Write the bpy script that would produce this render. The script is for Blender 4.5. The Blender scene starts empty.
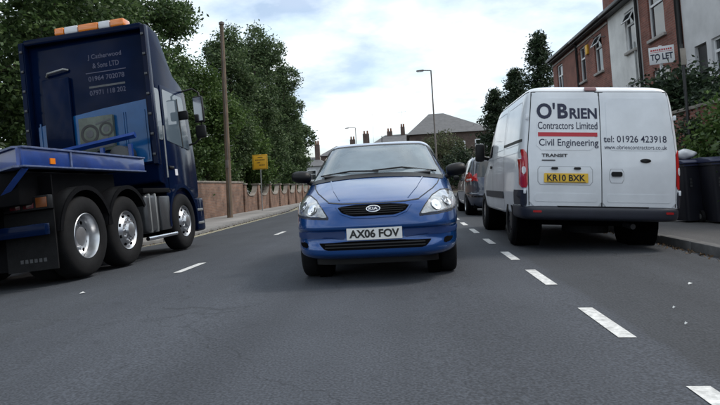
import bpy, bmesh, math, random
import numpy as np
from mathutils import Vector, Matrix
from mathutils.bvhtree import BVHTree
R = math.radians
scene = bpy.context.scene
COL = scene.collection

# ------------------------------------------------------------------ camera
CAM_H, YAW, PITCH, ROLL = 0.91, 4.3, 3.5, 3.2
_y, _p, _r = R(YAW), R(PITCH), R(ROLL)
fw = Vector((-math.sin(_y)*math.cos(_p), math.cos(_y)*math.cos(_p), math.sin(_p)))
rt = Vector((math.cos(_y), math.sin(_y), 0))
up = rt.cross(fw)
cr = rt*math.cos(_r) - up*math.sin(_r)
cu = up*math.cos(_r) + rt*math.sin(_r)
cd = bpy.data.cameras.new('dashcam'); cam = bpy.data.objects.new('dashcam', cd); COL.objects.link(cam)
cd.sensor_width = 36; cd.lens = 30.0; cd.shift_y = -0.0724; cd.clip_start = 0.05; cd.clip_end = 2000
M3 = Matrix((cr, cu, -fw)).transposed()
cam.matrix_world = Matrix.Translation((0, 0, CAM_H)) @ M3.to_4x4()
scene.camera = cam

# ------------------------------------------------------------------ sky and sun
SUN_EL, SUN_AZ = 52.0, 70.0            # azimuth measured clockwise from +Y
SUN_STRENGTH, SKY_STRENGTH = 1.5, 0.14
world = bpy.data.worlds.new('World'); scene.world = world; world.use_nodes = True
nt = world.node_tree; nt.nodes.clear()
def N(nt, t, **kw):
    n = nt.nodes.new(t)
    for k, v in kw.items(): setattr(n, k, v)
    return n
L = nt.links.new
out = N(nt, 'ShaderNodeOutputWorld'); bg = N(nt, 'ShaderNodeBackground'); bg.inputs[1].default_value = SKY_STRENGTH
sky = N(nt, 'ShaderNodeTexSky', sky_type='NISHITA', sun_disc=False, sun_elevation=R(SUN_EL), sun_rotation=R(SUN_AZ))
sky.air_density = 1.0; sky.dust_density = 2.0
tc = N(nt, 'ShaderNodeTexCoord'); sep = N(nt, 'ShaderNodeSeparateXYZ'); L(tc.outputs['Generated'], sep.inputs[0])
mx = N(nt, 'ShaderNodeMath', operation='MAXIMUM'); L(sep.outputs[2], mx.inputs[0]); mx.inputs[1].default_value = 0.0
ad = N(nt, 'ShaderNodeMath', operation='ADD'); L(mx.outputs[0], ad.inputs[0]); ad.inputs[1].default_value = 0.22
dx = N(nt, 'ShaderNodeMath', operation='DIVIDE'); L(sep.outputs[0], dx.inputs[0]); L(ad.outputs[0], dx.inputs[1])
dy = N(nt, 'ShaderNodeMath', operation='DIVIDE'); L(sep.outputs[1], dy.inputs[0]); L(ad.outputs[0], dy.inputs[1])
cmb = N(nt, 'ShaderNodeCombineXYZ'); L(dx.outputs[0], cmb.inputs[0]); L(dy.outputs[0], cmb.inputs[1])
ns = N(nt, 'ShaderNodeTexNoise'); L(cmb.outputs[0], ns.inputs['Vector'])
ns.inputs['Scale'].default_value = 1.25; ns.inputs['Detail'].default_value = 7; ns.inputs['Roughness'].default_value = 0.55
rp = N(nt, 'ShaderNodeValToRGB'); L(ns.outputs[0], rp.inputs[0])
rp.color_ramp.elements[0].position = 0.40; rp.color_ramp.elements[0].color = (0.22, 0.22, 0.22, 1)
rp.color_ramp.elements[1].position = 0.56; rp.color_ramp.elements[1].color = (1, 1, 1, 1)
ns2 = N(nt, 'ShaderNodeTexNoise'); L(cmb.outputs[0], ns2.inputs['Vector'])
ns2.inputs['Scale'].default_value = 2.3; ns2.inputs['Detail'].default_value = 5
rp2 = N(nt, 'ShaderNodeValToRGB'); L(ns2.outputs[0], rp2.inputs[0])
rp2.color_ramp.elements[0].position = 0.36; rp2.color_ramp.elements[0].color = (5.6, 6.7, 7.3, 1)
rp2.color_ramp.elements[1].position = 0.56; rp2.color_ramp.elements[1].color = (7.7, 8.1, 8.3, 1)
mixc = N(nt, 'ShaderNodeMix', data_type='RGBA'); L(rp.outputs[0], mixc.inputs[0])
L(sky.outputs[0], mixc.inputs[6]); L(rp2.outputs[0], mixc.inputs[7])
L(mixc.outputs[2], bg.inputs[0]); L(bg.outputs[0], out.inputs[0])
sd = bpy.data.lights.new('sun', 'SUN'); sd.energy = SUN_STRENGTH; sd.angle = R(14); sd.color = (1.0, 0.95, 0.87)
so = bpy.data.objects.new('sun', sd); COL.objects.link(so)
sdir = Vector((math.sin(R(SUN_AZ))*math.cos(R(SUN_EL)), math.cos(R(SUN_AZ))*math.cos(R(SUN_EL)), math.sin(R(SUN_EL))))
so.rotation_euler = sdir.to_track_quat('Z', 'Y').to_euler(); so.location = sdir*60
vs = scene.view_settings
vs.view_transform = 'Standard'; vs.look = 'None'; vs.exposure = 0.36; vs.gamma = 1.0; vs.use_curve_mapping = False
scene.render.engine = 'CYCLES'; scene.cycles.use_denoising = True
scene.cycles.max_bounces = 6; scene.cycles.caustics_reflective = False; scene.cycles.caustics_refractive = False
scene.render.resolution_x = 1024; scene.render.resolution_y = 576

# ------------------------------------------------------------------ materials
def mat(name, col, rough=0.5, metal=0.0, coat=0.0, spec=0.5, var=0.0, vscale=8.0, bump=0.0, bscale=40.0, emit=None, alpha=None, coords='Object', dirt=None):
    m = bpy.data.materials.new(name); m.use_nodes = True; t = m.node_tree; b = t.nodes['Principled BSDF']; l = t.links.new
    b.inputs['Base Color'].default_value = (*col, 1); b.inputs['Roughness'].default_value = rough; b.inputs['Metallic'].default_value = metal
    b.inputs['Coat Weight'].default_value = coat; b.inputs['Coat Roughness'].default_value = 0.04; b.inputs['Specular IOR Level'].default_value = spec
    c = N(t, 'ShaderNodeTexCoord')
    if var > 0:
        n = N(t, 'ShaderNodeTexNoise'); n.inputs['Scale'].default_value = vscale; n.inputs['Detail'].default_value = 6; n.inputs['Roughness'].default_value = 0.6
        l(c.outputs[coords], n.inputs['Vector'])
        r = N(t, 'ShaderNodeValToRGB'); l(n.outputs[0], r.inputs[0])
        r.color_ramp.elements[0].position = 0.3; r.color_ramp.elements[1].position = 0.7
        d = dirt if dirt else tuple(x*(1-var) for x in col)
        r.color_ramp.elements[0].color = (*d, 1); r.color_ramp.elements[1].color = (*[min(1, x*(1+var*0.5)) for x in col], 1)
        l(r.outputs[0], b.inputs['Base Color'])
    if bump > 0:
        n = N(t, 'ShaderNodeTexNoise'); n.inputs['Scale'].default_value = bscale; n.inputs['Detail'].default_value = 4
        l(c.outputs[coords], n.inputs['Vector'])
        bp = N(t, 'ShaderNodeBump'); bp.inputs['Strength'].default_value = bump; bp.inputs['Distance'].default_value = 0.01
        l(n.outputs[0], bp.inputs['Height']); l(bp.outputs[0], b.inputs['Normal'])
    return m

def asphalt(name, base, patch, dots=0.35, lanes=False):
    m = bpy.data.materials.new(name); m.use_nodes = True; t = m.node_tree; b = t.nodes['Principled BSDF']; l = t.links.new
    c = N(t, 'ShaderNodeTexCoord')
    n1 = N(t, 'ShaderNodeTexNoise'); n1.inputs['Scale'].default_value = 0.55; n1.inputs['Detail'].default_value = 5; l(c.outputs['Object'], n1.inputs['Vector'])
    r1 = N(t, 'ShaderNodeValToRGB'); l(n1.outputs[0], r1.inputs[0])
    r1.color_ramp.elements[0].position = 0.35; r1.color_ramp.elements[0].color = (*patch, 1)
    r1.color_ramp.elements[1].position = 0.65; r1.color_ramp.elements[1].color = (*base, 1)
    v = N(t, 'ShaderNodeTexVoronoi'); v.inputs['Scale'].default_value = 60; l(c.outputs['Object'], v.inputs['Vector'])
    n2 = N(t, 'ShaderNodeTexNoise'); n2.inputs['Scale'].default_value = 75; n2.inputs['Detail'].default_value = 2; l(c.outputs['Object'], n2.inputs['Vector'])
    r2 = N(t, 'ShaderNodeValToRGB'); l(n2.outputs[0], r2.inputs[0])
    r2.color_ramp.elements[0].position = 0.35; r2.color_ramp.elements[0].color = (1-dots, 1-dots, 1-dots, 1)
    r2.color_ramp.elements[1].position = 0.68; r2.color_ramp.elements[1].color = (1+dots, 1+dots, 1+dots, 1)
    # worn wheel tracks run along the road (y): noise stretched along y
    mp = N(t, 'ShaderNodeMapping'); mp.inputs['Scale'].default_value = (1.1, 0.05, 1); l(c.outputs['Object'], mp.inputs['Vector'])
    n3 = N(t, 'ShaderNodeTexNoise'); n3.inputs['Scale'].default_value = 1.3; n3.inputs['Detail'].default_value = 3; l(mp.outputs[0], n3.inputs['Vector'])
    r3 = N(t, 'ShaderNodeValToRGB'); l(n3.outputs[0], r3.inputs[0])
    r3.color_ramp.elements[0].position = 0.3; r3.color_ramp.elements[0].color = (0.82, 0.82, 0.82, 1)
    r3.color_ramp.elements[1].position = 0.7; r3.color_ramp.elements[1].color = (1.15, 1.15, 1.15, 1)
    m1 = N(t, 'ShaderNodeMix', data_type='RGBA', blend_type='MULTIPLY'); m1.inputs[0].default_value = 1; l(r1.outputs[0], m1.inputs[6]); l(r2.outputs[0], m1.inputs[7])
    m2 = N(t, 'ShaderNodeMix', data_type='RGBA', blend_type='MULTIPLY'); m2.inputs[0].default_value = 1; l(m1.outputs[2], m2.inputs[6]); l(r3.outputs[0], m2.inputs[7])
    col_out = m2.outputs[2]
    if lanes:
        # older, finer surfacing in the parking bay and the far lane; cracks and oil drips with their own shapes
        s = N(t, 'ShaderNodeSeparateXYZ'); l(c.outputs['Object'], s.inputs[0])
        nj = N(t, 'ShaderNodeTexNoise'); nj.inputs['Scale'].default_value = 1.5; l(c.outputs['Object'], nj.inputs['Vector'])
        def band(e0, e1):
            a = N(t, 'ShaderNodeMath', operation='MULTIPLY_ADD'); l(nj.outputs[0], a.inputs[0]); a.inputs[1].default_value = 0.25; l(s.outputs[0], a.inputs[2])
            r = N(t, 'ShaderNodeMapRange'); l(a.outputs[0], r.inputs[0]); r.inputs[1].default_value = e0; r.inputs[2].default_value = e1; return r.outputs[0]
        def mul(src, fac, colr):
            x = N(t, 'ShaderNodeMix', data_type='RGBA', blend_type='MULTIPLY'); l(fac, x.inputs[0]); l(src, x.inputs[6]); x.inputs[7].default_value = (*colr, 1); return x.outputs[2]
        col_out = mul(col_out, band(1.42, 1.48), (0.80, 0.79, 0.76)); col_out = mul(col_out, band(-2.70, -2.80), (0.88, 0.88, 0.86))
        dn = N(t, 'ShaderNodeTexNoise'); dn.inputs['Scale'].default_value = 1.7; dn.inputs['Detail'].default_value = 4; l(c.outputs['Object'], dn.inputs['Vector'])
        vm = N(t, 'ShaderNodeVectorMath', operation='MULTIPLY_ADD'); l(dn.outputs['Color'], vm.inputs[0]); vm.inputs[1].default_value = (0.9, 0.9, 0); l(c.outputs['Object'], vm.inputs[2])
        vc = N(t, 'ShaderNodeTexVoronoi', feature='DISTANCE_TO_EDGE'); vc.inputs['Scale'].default_value = 0.30; l(vm.outputs[0], vc.inputs['Vector'])
        cr_ = N(t, 'ShaderNodeMapRange'); l(vc.outputs['Distance'], cr_.inputs[0]); cr_.inputs[1].default_value = 0.003; cr_.inputs[2].default_value = 0.0; 
        col_out = mul(col_out, cr_.outputs[0], (0.62, 0.62, 0.62))
        on_ = N(t, 'ShaderNodeTexNoise'); on_.inputs['Scale'].default_value = 3.2; on_.inputs['Detail'].default_value = 5; l(c.outputs['Object'], on_.inputs['Vector'])
        orr = N(t, 'ShaderNodeMapRange'); l(on_.outputs[0], orr.inputs[0]); orr.inputs[1].default_value = 0.62; orr.inputs[2].default_value = 0.74
        col_out = mul(col_out, orr.outputs[0], (0.74, 0.74, 0.75))
        # polished wheel tracks
        tk = N(t, 'ShaderNodeMath', operation='PINGPONG'); ta = N(t, 'ShaderNodeMath', operation='ADD'); l(s.outputs[0], ta.inputs[0]); ta.inputs[1].default_value = 1.13; l(ta.outputs[0], tk.inputs[0]); tk.inputs[1].default_value = 0.78
        tr_ = N(t, 'ShaderNodeMapRange', interpolation_type='SMOOTHSTEP'); l(tk.outputs[0], tr_.inputs[0]); tr_.inputs[1].default_value = 0.35; tr_.inputs[2].default_value = 0.05; tr_.inputs[3].default_value = 0.0; tr_.inputs[4].default_value = 0.5
        col_out = mul(col_out, tr_.outputs[0], (0.84, 0.84, 0.85))
    l(col_out, b.inputs['Base Color']); b.inputs['Roughness'].default_value = 0.82; b.inputs['Specular IOR Level'].default_value = 0.35
    bp = N(t, 'ShaderNodeBump'); bp.inputs['Strength'].default_value = 0.6; bp.inputs['Distance'].default_value = 0.006
    l(v.outputs['Distance'], bp.inputs['Height']); l(bp.outputs[0], b.inputs['Normal'])
    return m

def brick(name, c1, c2, mortar, stain=0.35, axis='YZ'):
    m = bpy.data.materials.new(name); m.use_nodes = True; t = m.node_tree; b = t.nodes['Principled BSDF']; l = t.links.new
    c = N(t, 'ShaderNodeTexCoord'); s = N(t, 'ShaderNodeSeparateXYZ'); l(c.outputs['Object'], s.inputs[0])
    k = N(t, 'ShaderNodeCombineXYZ'); l(s.outputs['XYZ'.index(axis[0])], k.inputs[0]); l(s.outputs['XYZ'.index(axis[1])], k.inputs[1])
    br = N(t, 'ShaderNodeTexBrick'); l(k.outputs[0], br.inputs['Vector'])
    br.inputs['Color1'].default_value = (*c1, 1); br.inputs['Color2'].default_value = (*c2, 1); br.inputs['Mortar'].default_value = (*mortar, 1)
    br.inputs['Scale'].default_value = 1.0; br.inputs['Brick Width'].default_value = 0.225; br.inputs['Row Height'].default_value = 0.075
    br.inputs['Mortar Size'].default_value = 0.007; br.inputs['Bias'].default_value = 0.0
    n = N(t, 'ShaderNodeTexNoise'); n.inputs['Scale'].default_value = 1.6; n.inputs['Detail'].default_value = 6; l(c.outputs['Object'], n.inputs['Vector'])
    r = N(t, 'ShaderNodeValToRGB'); l(n.outputs[0], r.inputs[0])
    r.color_ramp.elements[0].position = 0.32; r.color_ramp.elements[0].color = (1-stain, 1-stain, 1-stain, 1)
    r.color_ramp.elements[1].position = 0.68; r.color_ramp.elements[1].color = (1.1, 1.1, 1.1, 1)
    x = N(t, 'ShaderNodeMix', data_type='RGBA', blend_type='MULTIPLY'); x.inputs[0].default_value = 1
    l(br.outputs[0], x.inputs[6]); l(r.outputs[0], x.inputs[7]); l(x.outputs[2], b.inputs['Base Color'])
    b.inputs['Roughness'].default_value = 0.9
    bp = N(t, 'ShaderNodeBump'); bp.inputs['Strength'].default_value = 0.4; bp.inputs['Distance'].default_value = 0.01; bp.invert = True
    l(br.outputs['Fac'], bp.inputs['Height']); l(bp.outputs[0], b.inputs['Normal'])
    return m

def leafmat(name, dark, mid, light, trans=0.33):
    m = bpy.data.materials.new(name); m.use_nodes = True; t = m.node_tree; b = t.nodes['Principled BSDF']; l = t.links.new
    g = N(t, 'ShaderNodeNewGeometry'); r = N(t, 'ShaderNodeValToRGB'); l(g.outputs['Random Per Island'], r.inputs[0])
    e = r.color_ramp.elements; e[0].position = 0.0; e[0].color = (*dark, 1); e[1].position = 1.0; e[1].color = (*light, 1)
    k = e.new(0.55); k.color = (*mid, 1)
    l(r.outputs[0], b.inputs['Base Color']); b.inputs['Roughness'].default_value = 0.55; b.inputs['Specular IOR Level'].default_value = 0.3
    tr = N(t, 'ShaderNodeBsdfTranslucent'); l(r.outputs[0], tr.inputs[0])
    ms = N(t, 'ShaderNodeMixShader'); ms.inputs[0].default_value = trans; l(b.outputs[0], ms.inputs[1]); l(tr.outputs[0], ms.inputs[2])
    l(ms.outputs[0], t.nodes['Material Output'].inputs[0])
    return m

def glass(name, tint=(0.03, 0.035, 0.04), rough=0.03, spec=0.6):
    m = mat(name, tint, rough, 0, 0.0, spec); return m

M = {}
M['asphalt'] = asphalt('asphalt', (0.054, 0.060, 0.073), (0.043, 0.048, 0.059), 0.40, True)
M['path'] = asphalt('pavement_tarmac', (0.085, 0.083, 0.085), (0.060, 0.060, 0.062), 0.25)
M['path_pale'] = asphalt('pavement_slabs', (0.26, 0.25, 0.24), (0.19, 0.185, 0.18), 0.15)
M['kerb'] = mat('kerb_concrete', (0.20, 0.195, 0.19), 0.9, var=0.35, vscale=4, bump=0.3, bscale=60)
M['kerb_dark'] = mat('kerb_granite', (0.11, 0.108, 0.108), 0.85, var=0.4, vscale=5, bump=0.3, bscale=60)
M['paint'] = mat('road_paint', (0.60, 0.60, 0.59), 0.75, var=0.45, vscale=22, bump=0.2, bscale=120)
M['yellow_paint'] = mat('worn_yellow_paint', (0.52, 0.48, 0.33), 0.8, var=0.4, vscale=3)
M['earth'] = mat('earth', (0.07, 0.065, 0.045), 0.95, var=0.4, vscale=0.8)
M['wall_brick'] = brick('wall_brick', (0.25, 0.125, 0.075), (0.165, 0.085, 0.055), (0.24, 0.21, 0.18), 0.5)
M['house_brick'] = brick('house_brick', (0.28, 0.100, 0.072), (0.20, 0.072, 0.054), (0.24, 0.18, 0.155), 0.35)
M['far_brick'] = brick('far_brick', (0.13, 0.085, 0.07), (0.10, 0.065, 0.055), (0.14, 0.12, 0.11), 0.3, 'XZ')
M['render_white'] = mat('white_render', (0.72, 0.72, 0.71), 0.9, var=0.20, vscale=1.4, bump=0.2, bscale=30)
M['render_grey'] = mat('grey_render', (0.62, 0.62, 0.63), 0.9, var=0.22, vscale=1.0, bump=0.2, bscale=30)
M['render_cream'] = mat('cream_render', (0.50, 0.47, 0.42), 0.9, var=0.16, vscale=1.2)
M['coping'] = mat('coping', (0.27, 0.24, 0.21), 0.9, var=0.4, vscale=3)
M['slate'] = mat('slate_roof', (0.060, 0.062, 0.068), 0.75, var=0.35, vscale=2.5, bump=0.4, bscale=18)
M['upvc'] = mat('white_upvc', (0.74, 0.75, 0.76), 0.4, var=0.06, vscale=3)
M['pane'] = glass('window_pane', (0.02, 0.024, 0.028), 0.04, 0.8)
M['curtain'] = mat('net_curtain', (0.45, 0.46, 0.47), 0.9)
M['gutter'] = mat('black_gutter', (0.012, 0.012, 0.013), 0.45)
M['stone'] = mat('sill_stone', (0.36, 0.34, 0.32), 0.9, var=0.25, vscale=5)
M['pot'] = mat('chimney_pot', (0.22, 0.10, 0.06), 0.9, var=0.3, vscale=6)
M['slate_far'] = mat('pale_slate_roof', (0.11, 0.11, 0.115), 0.75, var=0.25, vscale=2.0, bump=0.4, bscale=12)
M['wood'] = mat('pole_wood', (0.16, 0.115, 0.08), 0.85, var=0.4, vscale=2.5, bump=0.3, bscale=15)
M['galv'] = mat('galvanised_steel', (0.30, 0.31, 0.31), 0.5, metal=0.6, var=0.2, vscale=6)
M['lamp_grey'] = mat('lamp_column_paint', (0.13, 0.11, 0.10), 0.6, var=0.25, vscale=3)
M['sign_yellow'] = mat('sign_yellow', (0.75, 0.40, 0.02), 0.5, var=0.12, vscale=5)
M['black'] = mat('black_print', (0.012, 0.012, 0.012), 0.6)
M['navy_print'] = mat('navy_vinyl', (0.010, 0.014, 0.045), 0.5)
M['red_print'] = mat('red_vinyl', (0.45, 0.02, 0.035), 0.45)
M['white_print'] = mat('white_vinyl', (0.62, 0.62, 0.66), 0.5)
M['board_white'] = mat('board_white', (0.72, 0.72, 0.73), 0.5, var=0.08, vscale=4)
M['kia_paint'] = mat('blue_metallic_paint', (0.0025, 0.056, 0.225), 0.26, metal=0.35, coat=0.9, var=0.12, vscale=3)
M['glass'] = glass('windscreen_glass', (0.090, 0.120, 0.150), 0.05, 1.0)
def clear_glass(name, tint, haze, hz):
    m = bpy.data.materials.new(name); m.use_nodes = True; t = m.node_tree; l = t.links.new; t.nodes.remove(t.nodes['Principled BSDF'])
    tr = N(t, 'ShaderNodeBsdfTransparent'); tr.inputs[0].default_value = (*tint, 1); gl = N(t, 'ShaderNodeBsdfGlossy'); gl.inputs['Roughness'].default_value = 0.03
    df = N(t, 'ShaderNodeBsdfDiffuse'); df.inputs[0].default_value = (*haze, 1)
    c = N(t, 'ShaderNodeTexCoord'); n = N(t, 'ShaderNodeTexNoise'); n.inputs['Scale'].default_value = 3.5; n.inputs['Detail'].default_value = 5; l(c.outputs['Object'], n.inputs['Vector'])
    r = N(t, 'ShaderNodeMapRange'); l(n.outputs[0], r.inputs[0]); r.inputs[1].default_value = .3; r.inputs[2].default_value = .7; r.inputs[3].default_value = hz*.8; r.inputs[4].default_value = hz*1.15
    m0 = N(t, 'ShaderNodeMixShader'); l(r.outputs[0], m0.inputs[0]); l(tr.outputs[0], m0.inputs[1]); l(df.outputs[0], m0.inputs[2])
    fr = N(t, 'ShaderNodeFresnel'); fr.inputs[0].default_value = 1.75
    m1 = N(t, 'ShaderNodeMixShader'); l(fr.outputs[0], m1.inputs[0]); l(m0.outputs[0], m1.inputs[1]); l(gl.outputs[0], m1.inputs[2])
    l(m1.outputs[0], t.nodes['Material Output'].inputs[0]); return m
M['clear_screen'] = clear_glass('sky_haze_windscreen', (0.62, 0.68, 0.70), (0.42, 0.52, 0.58), 0.40)  # pale blue diffuse haze paints the sky reflection into the glass
M['clear_tint'] = clear_glass('tinted_rear_glass', (0.55, 0.6, 0.62), (0.3, 0.33, 0.36), 0.10)
M['dash'] = mat('dashboard_vinyl', (0.035, 0.036, 0.04), 0.7)
M['dark_glass'] = glass('dark_car_glass', (0.012, 0.014, 0.017), 0.04, 0.7)
M['plastic'] = mat('black_plastic', (0.006, 0.006, 0.007), 0.45, spec=0.25, bump=0.1, bscale=200)
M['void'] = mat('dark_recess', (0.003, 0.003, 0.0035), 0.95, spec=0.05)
M['rubber'] = mat('tyre_rubber', (0.009, 0.009, 0.010), 0.8, spec=0.2, var=0.3, vscale=12, bump=0.2, bscale=60)
M['silver'] = mat('alloy_silver', (0.55, 0.56, 0.58), 0.28, metal=0.9, var=0.15, vscale=9)
M['steel_dark'] = mat('dark_steel_wheel', (0.05, 0.05, 0.055), 0.45, metal=0.5)
M['chrome'] = mat('chrome', (0.75, 0.76, 0.78), 0.10, metal=1.0)
M['lamp_lens'] = mat('headlamp_lens', (0.46, 0.48, 0.50), 0.08, metal=0.35, coat=1.0, var=0.55, vscale=16)
M['lamp_bowl'] = mat('headlamp_bowl', (0.80, 0.82, 0.85), 0.12, metal=0.9)
M['amber'] = mat('amber_lens', (0.75, 0.20, 0.01), 0.15, coat=1.0)
M['clear_lens'] = mat('clear_lens', (0.62, 0.63, 0.66), 0.15, coat=1.0)
M['red_lens'] = mat('red_lens', (0.40, 0.008, 0.010), 0.12, coat=1.0)
M['dark_red'] = mat('dark_red_lens', (0.09, 0.008, 0.012), 0.15, coat=1.0)
M['plate_white'] = mat('plate_white', (0.72, 0.72, 0.71), 0.4, var=0.1, vscale=14)
M['plate_yellow'] = mat('plate_yellow', (0.72, 0.44, 0.03), 0.4, var=0.1, vscale=14)
M['van_white'] = mat('van_white_paint', (0.68, 0.705, 0.74), 0.32, coat=0.6, var=0.14, vscale=2.2)
M['van_bumper'] = mat('van_bumper_plastic', (0.020, 0.023, 0.035), 0.5, var=0.2, vscale=6, bump=0.1, bscale=150)
M['soft_seam'] = mat('pressed_edge', (0.34, 0.35, 0.37), 0.6)
M['seam'] = mat('panel_gap', (0.03, 0.032, 0.036), 0.8)
M['grey_paint'] = mat('grey_car_paint', (0.060, 0.068, 0.095), 0.3, metal=0.4, coat=1.0, var=0.1, vscale=3)
M['truck_navy'] = mat('truck_navy_paint', (0.0015, 0.007, 0.030), 0.14, coat=0.05, spec=0.06, var=0.3, vscale=1.5)
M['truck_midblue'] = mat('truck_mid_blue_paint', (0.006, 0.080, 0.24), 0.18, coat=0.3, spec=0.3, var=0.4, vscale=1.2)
M['bumper_shade'] = mat('bumper_fold_shade', (0.004, 0.026, 0.11), 0.45)  # body blue darkened to paint in shade along the bumper fold
M['truck_blue'] = mat('truck_deck_blue', (0.006, 0.038, 0.20), 0.38, coat=0.3, var=0.4, vscale=3)
M['truck_edge'] = mat('worn_blue_edge', (0.08, 0.11, 0.22), 0.5, var=0.5, vscale=12)
M['frame_black'] = mat('chassis_black', (0.003, 0.003, 0.004), 0.7, spec=0.08, var=0.3, vscale=6)
M['tank'] = mat('tank_grey', (0.075, 0.078, 0.085), 0.35, metal=0.5, var=0.3, vscale=4)
M['bin'] = mat('bin_plastic', (0.006, 0.007, 0.014), 0.45, var=0.25, vscale=5, bump=0.08, bscale=120)
M['bin_lid'] = mat('bin_lid_plastic', (0.014, 0.020, 0.060), 0.45, var=0.2, vscale=5)
M['bag'] = mat('white_bin_bag', (0.62, 0.63, 0.66), 0.35, bump=0.6, bscale=14)
M['litter'] = mat('paper_litter', (0.65, 0.65, 0.63), 0.8)
M['dead_leaf'] = mat('dead_leaf', (0.10, 0.06, 0.03), 0.9, var=0.5, vscale=30)
M['bark'] = mat('bark', (0.055, 0.043, 0.034), 0.95, var=0.4, vscale=4, bump=0.5, bscale=14)
M['leaf_dark'] = leafmat('leaf_dark', (0.020, 0.040, 0.013), (0.058, 0.106, 0.034), (0.145, 0.215, 0.078))
M['leaf_mid'] = leafmat('leaf_mid', (0.030, 0.060, 0.014), (0.072, 0.130, 0.030), (0.14, 0.21, 0.06))
M['leaf_grey'] = leafmat('leaf_greygreen', (0.024, 0.046, 0.017), (0.070, 0.114, 0.044), (0.16, 0.215, 0.10))
M['leaf_conifer'] = leafmat('leaf_conifer', (0.012, 0.024, 0.012), (0.028, 0.048, 0.023), (0.060, 0.092, 0.042), 0.15)
M['leaf_willow'] = leafmat('leaf_willow', (0.045, 0.055, 0.026), (0.080, 0.092, 0.045), (0.13, 0.145, 0.075))
M['pipe_grey'] = mat('hose_grey', (0.20, 0.22, 0.18), 0.6, var=0.3, vscale=6)
M['hose'] = mat('air_hose', (0.02, 0.02, 0.022), 0.5)
M['interior'] = mat('seat_cloth', (0.05, 0.05, 0.055), 0.9)

# ------------------------------------------------------------------ mesh helpers
def tag(o, label=None, cat=None, group=None, kind=None):
    if label: o['label'] = label
    if cat: o['category'] = cat
    if group: o['group'] = group
    if kind: o['kind'] = kind
    return o

def empty(name, loc=(0, 0, 0), rot=(0, 0, 0)):
    o = bpy.data.objects.new(name, None); COL.objects.link(o); o.location = loc; o.rotation_euler = rot
    o.empty_display_size = 0.2
    return o

def link(name, me, parent=None):
    o = bpy.data.objects.new(name, me); COL.objects.link(o)
    if parent: o.parent = parent
    return o

def smooth_angle(me, deg=35):
    b = bmesh.new(); b.from_mesh(me); lim = R(deg)
    for f in b.faces: f.smooth = True
    for e in b.edges:
        e.smooth = not (len(e.link_faces) == 2 and e.calc_face_angle(0) > lim)
    b.to_mesh(me); b.free()

class MB:
    def __init__(s): s.v = []; s.f = []
    def add(s, vs, fs):
        k = len(s.v); s.v += [tuple(p) for p in vs]; s.f += [[i+k for i in f] for f in fs]; return s
    def box(s, x0, x1, y0, y1, z0, z1, mtx=None):
        v = [(x, y, z) for z in (z0, z1) for y in (y0, y1) for x in (x0, x1)]
        if mtx: v = [mtx @ Vector(p) for p in v]
        return s.add(v, [(0, 2, 3, 1), (4, 5, 7, 6), (0, 1, 5, 4), (2, 6, 7, 3), (0, 4, 6, 2), (1, 3, 7, 5)])
    def prism(s, poly, axis, a, b):
        # poly: 2D points; axis 'X' -> (y,z), 'Y' -> (x,z), 'Z' -> (x,y)
        def P(p, h):
            return {'X': (h, p[0], p[1]), 'Y': (p[0], h, p[1]), 'Z': (p[0], p[1], h)}[axis]
        n = len(poly); v = [P(p, a) for p in poly] + [P(p, b) for p in poly]
        return s.add(v, [list(range(n))[::-1], list(range(n, 2*n))] + [(i, (i+1) % n, n+(i+1) % n, n+i) for i in range(n)])
    def tube(s, pts, r, n=8, cap=True):
        pts = [Vector(p) for p in pts]; rs = r if isinstance(r, (list, tuple)) else [r]*len(pts); k = len(s.v); vs = []
        pu = None
        for i, p in enumerate(pts):
            t = (pts[min(i+1, len(pts)-1)] - pts[max(i-1, 0)]).normalized()
            u = t.cross(Vector((0, 0, 1)) if abs(t.z) < 0.9 else Vector((1, 0, 0))).normalized()
            if pu is not None:
                u = (pu - t*pu.dot(t)).normalized()
            pu = u; w = t.cross(u)
            vs += [p + (u*math.cos(2*math.pi*j/n) + w*math.sin(2*math.pi*j/n))*rs[i] for j in range(n)]
        fs = [(i*n+j, i*n+(j+1) % n, (i+1)*n+(j+1) % n, (i+1)*n+j) for i in range(len(pts)-1) for j in range(n)]
        if cap: fs += [list(range(n))[::-1], list(range((len(pts)-1)*n, len(pts)*n))]
        return s.add(vs, fs)
    def lathe(s, prof, axis='X', c=(0, 0, 0), n=32, closed=False, open_=False):
        # prof: (h along axis, radius)
        vs = []
        for h, r in prof:
            for j in range(n):
                a = 2*math.pi*j/n; ca, sa = r*math.cos(a), r*math.sin(a)
                q = {'X': (h, ca, sa), 'Y': (ca, h, sa), 'Z': (ca, sa, h)}[axis]
                vs.append((q[0]+c[0], q[1]+c[1], q[2]+c[2]))
        m = len(prof); fs = [(i*n+j, i*n+(j+1) % n, ((i+1) % m)*n+(j+1) % n, ((i+1) % m)*n+j) for i in range(m if closed else m-1) for j in range(n)]
        if not closed and not open_: fs += [list(range(n))[::-1], list(range((m-1)*n, m*n))]
        return s.add(vs, fs)
    def build(s, name, m, parent=None, smooth=None, bevel=0.0, seg=2, normals=True):
        me = bpy.data.meshes.new(name); me.from_pydata(s.v, [], s.f); me.update()
        if bevel > 0 or normals:
            b = bmesh.new(); b.from_mesh(me)
            bmesh.ops.remove_doubles(b, verts=b.verts, dist=1e-6)
            if normals: bmesh.ops.recalc_face_normals(b, faces=b.faces)
            if bevel > 0:
                es = [e for e in b.edges if len(e.link_faces) == 2 and e.calc_face_angle(0) > R(30)]
                bmesh.ops.bevel(b, geom=es, offset=bevel, segments=seg, affect='EDGES', clamp_overlap=True, profile=0.5)
            b.to_mesh(me); b.free()
        me.materials.append(M[m])
        if smooth or bevel > 0: smooth_angle(me, smooth or 40)
        return link(name, me, parent)

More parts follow.
